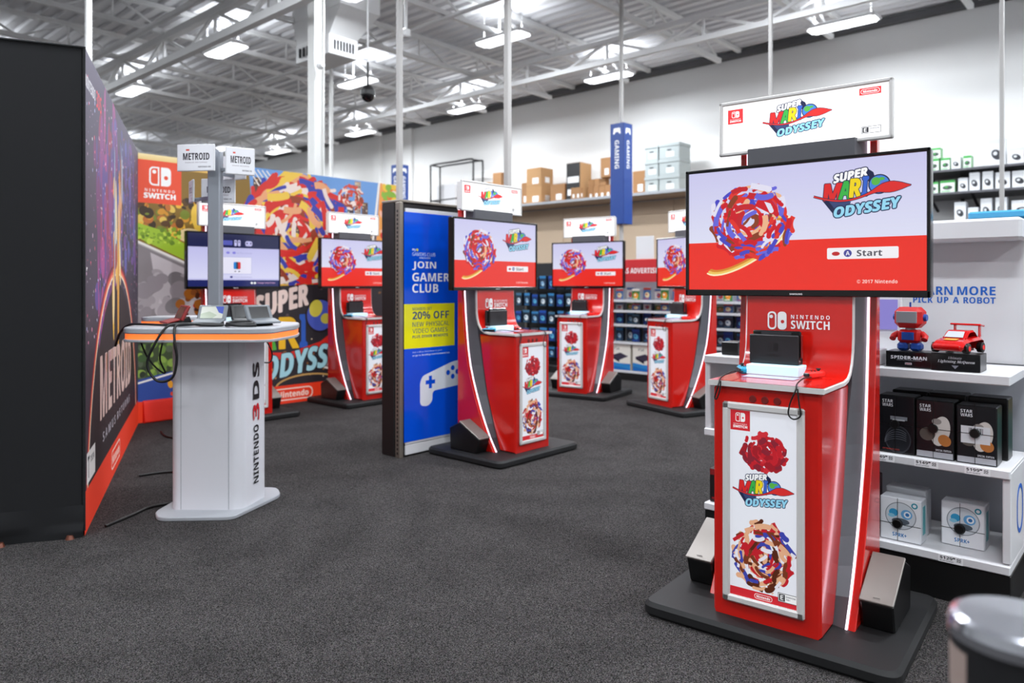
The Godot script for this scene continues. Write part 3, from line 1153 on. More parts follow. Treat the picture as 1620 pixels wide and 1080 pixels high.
func print_promo():
	var p = Print.new(self, 640, 1110, col("0650d6"))
	p.text("my", 51, 176, 22, 14, Color.WHITE)
	p.ell(82, 181, 7, 7, col("d8d83a"))
	p.text("GAMERS CLUB", 51, 194, 148, 17, Color.WHITE, {"font": "thin"})
	p.text("UNLOCKED", 96, 216, 70, 7, Color.WHITE)
	p.text("JOIN", 51, 237, 154, 43, Color.WHITE)
	p.text("GAMERS", 51, 293, 278, 43, Color.WHITE)
	p.text("CLUB", 51, 347, 168, 43, Color.WHITE)
	p.rect(0, 445, 330, 216, col("eee81c"))
	p.text("MEMBERS GET", 52, 462, 124, 14, col("234a7c"), {"font": "thin"})
	p.text("20% OFF", 52, 482, 240, 38, col("1a3f78"))
	p.text("NEW PHYSICAL", 52, 534, 240, 22, col("234a7c"), {"font": "thin"})
	p.text("VIDEO GAMES", 52, 566, 230, 22, col("234a7c"), {"font": "thin"})
	p.text("PLUS OTHER BENEFITS", 52, 598, 232, 14, col("1a3f78"))
	p.text("Ask a Blue Shirt how to join", 52, 676, 190, 9, Color.WHITE, {"font": "thin"})
	p.text("or go to BestBuy.com/GamersClub", 52, 692, 244, 10, Color.WHITE)
	# outline of a game pad
	var g = col("e2e8f0")
	p.poly(round_poly([Vector2(100, 830), Vector2(116, 800), Vector2(310, 745), Vector2(370, 738), Vector2(430, 790), Vector2(470, 880), Vector2(450, 905), Vector2(400, 865), Vector2(180, 880), Vector2(180, 930), Vector2(150, 952), Vector2(100, 945)], 22.0), g)
	p.rect(136, 824, 62, 20, col("0650d6"))
	p.rect(157, 803, 20, 62, col("0650d6"))
	for q in [[318, 776], [286, 798], [350, 798], [318, 820]]:
		p.ell(q[0], q[1], 13, 13, col("0650d6"))
	return p.done()


func print_placard():
	var p = Print.new(self, 420, 300, col("ececf0"))
	p.rect(96, 46, 40, 18, col("d8402c"))
	p.text("METROID", 62, 92, 310, 84, col("3a363c"), {"fat": 1.0})
	p.text("SAMUS RETURNS", 86, 200, 260, 15, col("b0a8b0"))
	p.text("NINTENDO 3DS", 240, 252, 150, 18, col("4a464c"))
	return p.done()


func print_pillar():
	var p = Print.new(self, 120, 760, col("17408c"))
	p.poly(round_poly([Vector2(24, 80), Vector2(30, 34), Vector2(90, 34), Vector2(96, 80), Vector2(84, 80), Vector2(72, 64), Vector2(48, 64), Vector2(36, 80)], 8.0), Color.WHITE)
	return p.done()


func print_price(t):
	var p = Print.new(self, 160, 56, col("f0f0f2"))
	p.text("$" + t, 10, 8, 84, 26, col("2a2a2e"))
	p.rect(96, 8, 16, 10, col("2a2a2e"))
	p.text("BB-APP-ENABLED", 10, 40, 90, 8, col("66666c"))
	for i in 6:
		for j in 6:
			if (i * 7 + j * 5 + i * j) % 3 != 0:
				p.rect(122 + i * 5, 8 + j * 5, 4, 4, col("3a3a3e"))
	return p.done()


func print_robot_box(v):
	var p = Print.new(self, 220, 340, col("17171b"))
	p.text("STAR", 18, 20, 70, 20, col("e8e8ec"))
	p.text("WARS", 18, 44, 70, 20, col("e8e8ec"))
	if v == 0:
		p.ell(120, 260, 84, 84, col("3a3c42"))
		p.ell(120, 260, 76, 76, col("24262b"))
		for k in 5:
			p.arc(120, 300, 90, 100 - k * 14, PI * 1.1, PI * 1.7, 3, col("6a6e76"))
		p.rect(70, 120, 110, 22, col("8a8e94"))
		p.rect(84, 138, 80, 8, col("c0c4c8"))
		p.text("APP ENABLED DROID", 20, 318, 110, 9, col("b8382c"))
	else:
		p.ell(146, 176, 56, 92, col("cfcac4"), 0.25)
		p.ell(170, 230, 40, 34, col("b8743c"), 0.4)
		p.ell(122, 120, 30, 18, col("8f8a86"))
		p.ell(66, 200, 48, 40, col("5a544e"))
		p.rect(0, 304, 220, 36, col("a8aab0"))
		p.text("SPECIAL EDITION", 116, 286, 94, 12, col("e8e8ec"))
		if v == 2:
			p.rect(20, 118, 168, 104, col("d8dade"))
			for k in 14:
				p.rect(66 + k * 6, 128, 2 + k % 3, 34, col("2a2a2e"))
	return p.done()


func print_sphere_box():
	var p = Print.new(self, 220, 260, col("eceef2"))
	p.ell(112, 106, 88, 86, col("8a9096"))
	p.ell(112, 106, 83, 81, col("d2d8de"))
	p.ell(72, 90, 26, 24, col("3a9ac8"))
	p.ell(146, 92, 32, 30, col("6aa8d8"))
	p.ell(150, 92, 20, 20, col("eef2f6"))
	p.ell(150, 92, 11, 11, col("3a78b8"))
	p.ell(112, 140, 50, 20, col("5a646e"))
	p.ell(60, 110, 20, 12, col("8ac8e0"))
	p.ell(190, 30, 18, 18, col("3a96a8"))
	p.ell(190, 30, 10, 10, col("eceef2"))
	p.text("SPRK+", 66, 214, 80, 24, col("1a6ab0"))
	return p.done()


func print_base_box(v):
	var p = Print.new(self, 460, 170, col("131316"))
	if v == 0:
		p.text("SPIDER-MAN", 48, 44, 370, 38, col("e4e4ea"), {"fat": 1.0})
		p.text("INTERACTIVE APP-ENABLED SUPER HERO", 110, 88, 260, 9, col("a8a8b0"))
		p.rect(196, 118, 70, 24, col("b8b0b8"))
		p.text("MARVEL", 202, 122, 58, 16, col("8a2c34"))
	else:
		p.text("Ultimate", 160, 26, 130, 26, col("c8c8d0"), {"font": "serif", "lean": 0.3})
		p.text("Lightning McQueen", 60, 62, 350, 36, col("e4e4ea"), {"font": "serif", "lean": 0.3})
		p.poly(PackedVector2Array([Vector2(196, 116), Vector2(264, 116), Vector2(230, 152)]), col("8a8a94"))
	return p.done()


func print_console_box():
	var p = Print.new(self, 240, 240, col("ece6dc"))
	p.rect(0, 180, 240, 60, col("1a6ab8"))
	p.poly(PackedVector2Array([Vector2(0, 165), Vector2(240, 195), Vector2(240, 230), Vector2(0, 200)]), col("2a84c8"))
	p.poly(PackedVector2Array([Vector2(30, 110), Vector2(130, 80), Vector2(215, 110), Vector2(120, 150)]), col("3a3448"))
	p.poly(PackedVector2Array([Vector2(30, 110), Vector2(120, 150), Vector2(120, 172), Vector2(30, 130)]), col("241f30"))
	p.text("PS4", 60, 28, 60, 26, col("2a2a30"), {"font": "thin"})
	return p.done()


func print_product(c0, c1, c2, s):
	var r := RandomNumberGenerator.new()
	r.seed = s
	var p = Print.new(self, 96, 120, c0)
	p.rect(0, 0, 96, 22, c1)
	p.ell(48, 72, r.randf_range(22, 34), r.randf_range(16, 30), c2, r.randf_range(0, 1.5))
	p.ell(40, 66, 12, 9, c1)
	p.rect(8, 104, 60, 8, c1)
	return p.done()


# ------------------------------------------------------------------ poster walls
func build_poster_walls():
	# space poster wall: stands askew, black cloth round its end
	var a = Vector2(-4.187, 1.356)
	var b = Vector2(-7.17, 2.775)
	var dir = (b - a).normalized()
	var len_ = (b - a).length()
	var turn = atan2(dir.y, dir.x)
	var t = thing("fabric_wall", "tall black cloth display wall printed with a starry space scene and red foot band", "display wall", up(a.x, 0, a.y), turn)
	# local x runs along the wall, the picture faces local z
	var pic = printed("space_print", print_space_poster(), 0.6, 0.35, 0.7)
	var s := Shape.new()
	s.quad(Vector3(0.008, 0.0, 0.002), Vector3(len_, 0.0, 0.002), Vector3(len_, 2.52, 0.002), Vector3(0.008, 2.52, 0.002), Vector3.BACK)
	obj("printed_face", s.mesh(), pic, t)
	# cloth body with softly sagging skirt at the foot
	var body := Shape.new()
	body.box(Vector3(len_ / 2, 1.28, -0.46), Vector3(len_, 2.48, 0.92), 0.012)
	obj("frame_body", body.mesh(), MATS.cloth_black, t)
	var rows := []
	for i in 9:
		var r := []
		var y = lerpf(0.16, 0.004, i / 8.0)
		for j in 25:
			var z = lerpf(0.0, -1.15, j / 24.0)
			var bulge = sin(i / 8.0 * PI) * (0.012 + 0.012 * sin(z * 9.0)) + (0.02 * sin(z * 6.0 + 0.6) + 0.012 if i > 5 else 0.0)
			r.append(Vector3(-0.004 - bulge, y + (0.02 * sin(z * 5.0) + 0.008 * sin(z * 17.0) if i == 8 else 0.0) + 0.004, z))
		rows.append(r)
	obj("cloth_skirt", Shape.new().grid(rows, Vector3.LEFT).mesh(), MATS.cloth_black, t)
	obj("corner_seam", Shape.new().tube([Vector3(0, 0.03, 0), Vector3(0, 2.52, 0)], 0.007, 6).mesh(), MATS.cloth_black, t)
	obj("top_seam", Shape.new().tube([Vector3(-0.004, 2.515, 0), Vector3(-0.004, 2.515, -0.92)], 0.006, 6).mesh(), MATS.cloth_black, t)
	for z in [-0.06, -0.36]:
		obj("foot", Shape.new().lathe([Vector2(0, 0.02), Vector2(0.014, 0.02), Vector2(0.022, 0.0), Vector2(0, 0)], 14).mesh(), mat("foot_copper", Color(0.42, 0.24, 0.18), 0.4, 0.4), t, Vector3(-0.02, 0.0, z))
	# character poster wall along the side of the game area
	var w = thing("poster_wall", "large bright patchwork game poster wall with red foot band behind two kiosks", "display wall", up(-7.2, 0, 2.78))
	var q := Shape.new()
	q.quad(Vector3(0.002, 0, 0), Vector3(0.002, 0, -3.17), Vector3(0.002, 2.52, -3.17), Vector3(0.002, 2.52, 0), Vector3.RIGHT)
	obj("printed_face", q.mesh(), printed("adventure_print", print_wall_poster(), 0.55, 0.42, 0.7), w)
	obj("frame_body", Shape.new().box(Vector3(-0.10, 1.255, -1.585), Vector3(0.2, 2.51, 3.17), 0.01).mesh(), MATS.cloth_black, w)
	# red cloth foot at the corner of the two walls
	var f = obj("foot_cloth", Shape.new().prism(round_poly([Vector2(-0.02, 0.0), Vector2(0.06, 0.0), Vector2(0.04, 0.10), Vector2(0.02, 0.20), Vector2(-0.02, 0.21)], 0.02), 0.0, 0.55, Transform3D(Basis.IDENTITY, Vector3(0.0, 0.0, -0.60))).mesh(), MATS.red_cloth, w)
	f.set_meta("label", "red cloth band at the floor")


# ------------------------------------------------------------------ blue promotion panel
func build_promo_panel():
	var t = thing("promo_panel", "dark slat wall unit with a blue and yellow club poster", "display panel", up(-4.41, 0, 3.556))
	# local: x across the thickness (poster side +x), -z along it
	obj("body", Shape.new().box(Vector3(-0.01, 0.955, -0.62), Vector3(0.20, 1.91, 1.20), 0.006).mesh(), MATS.promo_dark, t)
	obj("end_panel", Shape.new().box(Vector3(-0.035, 0.955, 0.01), Vector3(0.15, 1.91, 0.03), 0.006).mesh(), MATS.promo_dark, t)
	obj("cap_rail", box_mesh(Vector3(0.22, 0.02, 1.25), 0.004), MATS.metal_upright, t, Vector3(0, 1.92, -0.6))
	var upright = obj("upright", box_mesh(Vector3(0.055, 1.91, 0.035), 0.004), MATS.metal_upright, t, Vector3(0.085, 0.955, 0.012))
	for i in 58:
		obj("slot", box_mesh(Vector3(0.014, 0.018, 0.004)), MATS.perforation, upright, Vector3(0.0, -0.92 + i * 0.0317, 0.017))
	for i in 24:
		obj("slat", box_mesh(Vector3(0.014, 0.073, 1.18), 0.003), MATS.white_laminate, t, Vector3(0.098, 0.05 + i * 0.0775, -0.62))
	var poster = Shape.new()
	poster.quad(Vector3(0.1085, 0.11, -0.015), Vector3(0.1085, 0.11, -1.02), Vector3(0.1085, 1.84, -1.02), Vector3(0.1085, 1.84, -0.015), Vector3.RIGHT)
	poster.box(Vector3(0.1065, 0.975, -0.5175), Vector3(0.002, 1.728, 1.003))
	obj("poster", poster.mesh(), printed("club_print", print_promo(), 0.18), t)
	# display hung on its far side
	var d = thing("mounted_display", "black flat display with a pale bracket hung behind the blue poster panel", "display", up(-4.575, 1.02, 4.25))
	obj("case", box_mesh(Vector3(0.09, 0.90, 0.55), 0.01), MATS.plastic_black, d, Vector3(-0.01, 0.45, 0))
	obj("bracket", Shape.new().tube([Vector3(-0.05, 0.34, 0.277), Vector3(-0.05, 0.34, 0.30), Vector3(-0.05, 0.66, 0.30), Vector3(-0.05, 0.66, 0.277)], 0.009, 8).mesh(), MATS.white_laminate, d)


# ------------------------------------------------------------------ kiosks
# the flowing side line of the kiosk: height, depth of its inner edge, depth of its outer edge
const FLOW := [[0.055, 0.097, 0.108], [0.15, 0.062, 0.048], [0.25, 0.030, -0.004], [0.35, -0.002, -0.050], [0.456, -0.035, -0.092], [0.57, -0.060, -0.132], [0.68, -0.080, -0.164], [0.80, -0.100, -0.186], [0.914, -0.118, -0.200], [1.07, -0.134, -0.216], [1.25, -0.140, -0.228], [1.87, -0.140, -0.228]]


func flow_strip(x0, x1, out):
	# a band of width x0..x1 proud of the outer line, by the whole height
	var poly := PackedVector2Array()
	for f in FLOW:
		poly.append(Vector2(f[2] + out, f[0]))
	for i in range(FLOW.size() - 1, -1, -1):
		poly.append(Vector2(FLOW[i][2] - 0.006, FLOW[i][0]))
	return prism_x(poly, x0, x1)


# (z, y) outlines pushed along x
func prism_x(poly, x0, x1, b = 0.0, s = null):
	var xf = Transform3D(Basis(Vector3(0, 0, 1), Vector3(0, 1, 0), Vector3(1, 0, 0)), Vector3.ZERO)
	if s == null:
		s = Shape.new()
	return s.prism(poly, x0, x1, xf, b)


func make_kiosk(label, at, turn, screen):
	var t = thing("game_kiosk", label, "kiosk", at, turn, "red game demo kiosks")
	var flat = Basis(Vector3.RIGHT, -PI / 2)
	# floor slab
	var slab = round_poly([Vector2(-0.46, -0.345), Vector2(0.46, -0.345), Vector2(0.46, 0.43), Vector2(-0.46, 0.43)], 0.06)
	obj("base", Shape.new().prism(slab, 0.0, 0.055, Transform3D(flat, Vector3.ZERO), 0.014).mesh(), MATS.rubber_black, t)
	# cabinet
	var cab := PackedVector2Array([Vector2(0.252, 0.055), Vector2(0.252, 0.915)])
	for i in range(8, -1, -1):
		cab.append(Vector2(FLOW[i][1], FLOW[i][0]))
	var c = obj("cabinet", prism_x(cab, -0.197, 0.197, 0.010).mesh(), MATS.red_gloss, t)
	for k in 3:
		obj("sensor_hole", Shape.new().lathe([Vector2(0, 0.003), Vector2(0.012, 0.003), Vector2(0.014, 0), Vector2(0, 0)], 16, Transform3D(Basis(Vector3.RIGHT, PI / 2), Vector3.ZERO)).mesh(), mat("sensor_red", Color(0.42, 0.05, 0.03), 0.5), c, Vector3(-0.045 + k * 0.045, 0.875, 0.2525))
	# grey spine that flows up behind the cabinet
	var sp := Shape.new()
	for i in FLOW.size() - 1:
		var rings := []
		for f in [FLOW[i], FLOW[i + 1]]:
			var xi = lerpf(0.194, 0.212, clampf((f[0] - 0.7) / 0.3, 0, 1))
			rings.append([Vector3(-0.238, f[0], f[2]), Vector3(-xi, f[0], f[1] - 0.003), Vector3(xi, f[0], f[1] - 0.003), Vector3(0.238, f[0], f[2]), Vector3(0.238, f[0], -0.262), Vector3(-0.238, f[0], -0.262)])
		for k in 6:
			var k2 = (k + 1) % 6
			var mid = (rings[0][k] + rings[0][k2] + rings[1][k] + rings[1][k2]) / 4
			sp.face([rings[0][k], rings[0][k2], rings[1][k2], rings[1][k]], mid - Vector3(0, mid.y, -0.22))
		if i == FLOW.size() - 2:
			sp.face(rings[1], Vector3.UP)
	obj("spine", sp.mesh(), MATS.kiosk_grey, t)
	var fin := PackedVector2Array()
	for f in FLOW:
		fin.append(Vector2(f[2], f[0]))
	fin.append(Vector2(-0.275, 1.87))
	fin.append(Vector2(-0.275, 0.055))
	for sd in [-1, 1]:
		var x0 = 0.2475 if sd > 0 else -0.274
		obj("fin", prism_x(fin, x0, x0 + 0.0265, 0.003).mesh(), MATS.red_gloss, t)
		obj("led_strip", flow_strip(0.239 if sd > 0 else -0.2465, 0.2465 if sd > 0 else -0.239, 0.0015).mesh(), MATS.led_white, t)
	# counter sweeping up into the back board: silver sheet with a red face
	var line := [Vector2(0.268, 0.935), Vector2(0.0, 0.935), Vector2(-0.045, 0.942), Vector2(-0.080, 0.962), Vector2(-0.104, 0.995), Vector2(-0.118, 1.04), Vector2(-0.126, 1.09), Vector2(-0.130, 1.25)]
	var sheet := PackedVector2Array(line)
	for i in range(line.size() - 1, -1, -1):
		var d = (line[mini(i + 1, line.size() - 1)] - line[maxi(i - 1, 0)]).normalized()
		sheet.append(line[i] - Vector2(d.y, -d.x) * 0.019)
	obj("counter", prism_x(sheet, -0.213, 0.213, 0.003).mesh(), MATS.trim_silver, t)
	var face := []
	for p in line:
		face.append([Vector3(-0.207, p.y, p.x), Vector3(0.207, p.y, p.x)])
	for i in face.size():
		var d = (line[mini(i + 1, line.size() - 1)] - line[maxi(i - 1, 0)]).normalized()
		for k in 2:
			face[i][k] += Vector3(0, -d.x, d.y) * 0.0015 if i > 0 else Vector3(0, 0.0015, -0.005)
	obj("counter_laminate", Shape.new().grid(face, Vector3(0, 1, 1)).mesh(), MATS.red_gloss, t)
	# lettering on the back board
	var lg := Shape.new()
	var zf = -0.1245
	var mk = func(poly): lg.prism(poly, zf, zf + 0.0015)
	mk.call(ring_poly(-0.120, 1.112, 0.036, 0.074, 0.016, 0.006))
	mk.call(round_rect(-0.079, 1.112, 0.036, 0.074, 0.015))
	lg.prism(round_rect(-0.1125, 1.158, 0.014, 0.014, 0.0068), zf, zf + 0.0015)
	obj("console_mark", lg.mesh(), MATS.white_print, t)
	obj("mark_dot", Shape.new().prism(round_rect(-0.066, 1.138, 0.014, 0.014, 0.0068), zf + 0.001, zf + 0.0022).mesh(), MATS.red_gloss, t)
	obj("lettering", text_shape("N I N T E N D O", 0.150, 0.016), MATS.white_print, t, Vector3(0.050, 1.166, zf + 0.002))
	obj("lettering", text_shape("SWITCH", 0.150, 0.034), MATS.white_print, t, Vector3(0.050, 1.134, zf + 0.002))
	# poster in its snap frame, emission added through its print material
	var pf := Shape.new()
	for e in [[Vector3(0, 0.845, 0), Vector3(0.30, 0.028, 0.016)], [Vector3(0, 0.127, 0), Vector3(0.30, 0.028, 0.016)], [Vector3(-0.136, 0.486, 0), Vector3(0.028, 0.746, 0.016)], [Vector3(0.136, 0.486, 0), Vector3(0.028, 0.746, 0.016)]]:
		pf.box(e[0] + Vector3(-0.006, 0, 0.261), e[1], 0.006)
	var fr = obj("poster_frame", pf.mesh(), MATS.trim_silver, t)
	obj("poster", panel_mesh(0.252, 0.698), MATS.cabinet_print, fr, Vector3(-0.006, 0.486, 0.2555))
	# header sign on top
	var hd = obj("header_sign", Shape.new().box(Vector3(0, 1.971, -0.195), Vector3(0.676, 0.218, 0.05), 0.006).mesh(), MATS.trim_silver, t)
	var hf := Shape.new()
	for e in [[Vector3(0, 2.080, 0), Vector3(0.69, 0.016, 0.02)], [Vector3(0, 1.862, 0), Vector3(0.69, 0.016, 0.02)], [Vector3(-0.337, 1.971, 0), Vector3(0.016, 0.234, 0.02)], [Vector3(0.337, 1.971, 0), Vector3(0.016, 0.234, 0.02)]]:
		hf.box(e[0] + Vector3(0, 0, -0.168), e[1], 0.004)
	obj("sign_frame", hf.mesh(), MATS.trim_silver, hd)
	obj("sign_face", panel_mesh(0.660, 0.204), MATS.header_print, hd, Vector3(0, 1.971, -0.167))
	# television
	var tv := Shape.new()
	tv.box(Vector3(0, 1.523, -0.142), Vector3(0.956, 0.548, 0.05), 0.006)
	tv.box(Vector3(0, 1.5, -0.190), Vector3(0.5, 0.3, 0.08), 0.01)
	var tl = obj("television", tv.mesh(), MATS.bezel_black, t)
	var bz := Shape.new()
	for e in [[Vector3(0, 1.790, 0), Vector3(0.956, 0.014, 0.014)], [Vector3(0, 1.262, 0), Vector3(0.956, 0.026, 0.014)], [Vector3(-0.4715, 1.523, 0), Vector3(0.013, 0.548, 0.014)], [Vector3(0.4715, 1.523, 0), Vector3(0.013, 0.548, 0.014)]]:
		bz.box(e[0] + Vector3(0, 0, -0.112), e[1], 0.003)
	obj("bezel", bz.mesh(), MATS.bezel_black, tl)
	obj("screen", panel_mesh(0.932, 0.510), screen, tl, Vector3(0, 1.529, -0.1165))
	obj("maker_lettering", text_shape("SAMSUNG", 0.05, 0.0065), MATS.white_print, tl, Vector3(0, 1.2585, -0.1045))
	# lit plinth for the console, with a paper notice before it
	obj("console_plinth", Shape.new().box(Vector3(-0.055, 0.9575, -0.075), Vector3(0.205, 0.040, 0.19), 0.003).mesh(), MATS.plinth_light, t)
	obj("notice_card", box_mesh(Vector3(0.20, 0.001, 0.08)), mat("notice_paper", Color(0.72, 0.72, 0.84), 0.35), t, Vector3(-0.04, 0.938, 0.075))
	return t


# outline of a rounded bar with a window cut out, as one polygon with a seam
func ring_poly(x, y, ww, hh, r, wall):
	var outer = round_rect(x, y, ww, hh, r)
	var inner = round_rect(x + wall, y + wall, ww - 2 * wall, hh - 2 * wall, r - wall * 0.7)
	var pts := PackedVector2Array(outer)
	pts.append(outer[0] + Vector2(0, 0.00005))
	inner.reverse()
	var k = inner.size() - 1
	pts.append(inner[k] + Vector2(0, 0.00005))
	for i in range(inner.size()):
		pts.append(inner[i])
	return pts


func make_speaker(label, group):
	var t = thing("wedge_speaker", label, "speaker", Vector3.ZERO, 0.0, group)
	var prof = round_poly([Vector2(0.05, 0.0), Vector2(0.085, 0.105), Vector2(-0.125, 0.212), Vector2(-0.235, 0.16), Vector2(-0.225, 0.0)], 0.008, 3)
	obj("cabinet", prism_x(prof, -0.055, 0.055, 0.006).mesh(), MATS.plastic_black, t)
	var g = round_poly([Vector2(0.089, 0.106), Vector2(0.093, 0.114), Vector2(-0.122, 0.224), Vector2(-0.129, 0.214)], 0.004, 3)
	obj("grille", prism_x(g, -0.057, 0.057, 0.003).mesh(), MATS.speaker_silver, t)
	var k = obj("badge", box_mesh(Vector3(0.022, 0.003, 0.001)), MATS.plastic_dark, t, Vector3(0, 0.125, 0.078))
	k.rotation.x = -0.47 + PI / 2
	return t


func make_console():
	var t = thing("console_dock", "", "game console")
	var d := Shape.new()
	d.box(Vector3(0, 0.059, 0.020), Vector3(0.196, 0.118, 0.012), 0.004)
	d.box(Vector3(0, 0.059, -0.020), Vector3(0.196, 0.118, 0.024), 0.004)
	d.box(Vector3(0, 0.012, 0), Vector3(0.196, 0.024, 0.05), 0.004)
	obj("dock", d.mesh(), MATS.plastic_dark, t)
	var m := Shape.new()
	m.prism(ring_poly(-0.020, 0.052, 0.018, 0.034, 0.007, 0.0025), 0.0262, 0.0266)
	m.prism(round_rect(0.001, 0.052, 0.017, 0.034, 0.007), 0.0262, 0.0266)
	obj("mark", m.mesh(), MATS.dock_print, t)
	obj("lettering", text_shape("SWITCH", 0.055, 0.010), MATS.dock_print, t, Vector3(0, 0.036, 0.0266))
	var s := Shape.new()
	s.box(Vector3(0.006, 0.080, 0.004), Vector3(0.192, 0.108, 0.012), 0.005)
	var tb = obj("tablet", s.mesh(), MATS.bezel_black, t)
	obj("tablet_screen", box_mesh(Vector3(0.12, 0.012, 0.001)), mat("grey_glass", Color(0.16, 0.16, 0.18), 0.08), tb, Vector3(0.006, 0.125, 0.0106))
	obj("edge_rail", box_mesh(Vector3(0.006, 0.09, 0.014), 0.002), mat("rail_red", Color(0.5, 0.06, 0.05), 0.4), tb, Vector3(0.104, 0.074, 0.004))
	return t


func make_joycon(m, mirror):
	var t = thing("game_controller", "", "controller")
	var pl = round_poly([Vector2(-0.018, -0.05), Vector2(0.012, -0.05), Vector2(0.018, -0.03), Vector2(0.018, 0.03), Vector2(0.012, 0.05), Vector2(-0.018, 0.05)], 0.014)
	obj("shell", Shape.new().prism(pl, 0.0, 0.026, Transform3D(Basis(Vector3.RIGHT, -PI / 2), Vector3.ZERO), 0.007).mesh(), m, t)
	obj("rail", box_mesh(Vector3(0.004, 0.014, 0.086), 0.001), MATS.plastic_black, t, Vector3(-0.0185, 0.012, 0))
	obj("thumb_stick", Shape.new().lathe([Vector2(0, 0.036), Vector2(0.008, 0.036), Vector2(0.009, 0.033), Vector2(0.005, 0.030), Vector2(0.006, 0.025)], 14).mesh(), MATS.plastic_black, t, Vector3(0, 0, -0.018))
	for k in 4:
		obj("button", Shape.new().lathe([Vector2(0, 0.0285), Vector2(0.0032, 0.0285), Vector2(0.0036, 0.025)], 10).mesh(), MATS.plastic_black, t, Vector3(0.008 * cos(k * PI / 2), 0, 0.014 + 0.008 * sin(k * PI / 2)))
	obj("shoulder_button", box_mesh(Vector3(0.026, 0.014, 0.008), 0.003), MATS.plastic_black, t, Vector3(-0.002, 0.014, 0.051 if mirror else -0.051))
	return t


func strap(t, pts):
	obj("wrist_strap", Shape.new().tube(smooth(pts), 0.0028, 6).mesh(), MATS.cable_black, t)


func smooth(pts, n = 6):
	var c := Curve3D.new()
	for i in pts.size():
		var d = (pts[mini(i + 1, pts.size() - 1)] - pts[maxi(i - 1, 0)]) / 6.0
		c.add_point(pts[i], -d, d)
	var out := []
	for i in pts.size() - 1:
		for k in n:
			out.append(c.sample(i, k / float(n)))
	out.append(pts[-1])
	return out


const KIOSKS := [
	[-1.137, 2.875, 3.8, "red game demo kiosk with the big television before the white robot shelf", "kiosk before the robot shelf"],
	[-5.19, 6.995, 8.4, "red game demo kiosk standing beneath the blue pillar sign", "kiosk under the pillar sign"],
	[-3.87, 6.885, -19.4, "red game demo kiosk turned towards the red advertised banner shelf", "kiosk next to the advertised banner"],
	[-3.851, 4.23, 89.8, "red game demo kiosk placed against the blue club poster panel", "kiosk against the blue panel"],
	[-6.72, 4.995, 90.4, "red game demo kiosk half hidden behind the dark slat wall unit", "kiosk behind the dark slat wall"],
	[-6.75, 3.57, 88.5, "red game demo kiosk with a lilac setup screen behind the handheld stand", "kiosk behind the handheld stand"]]


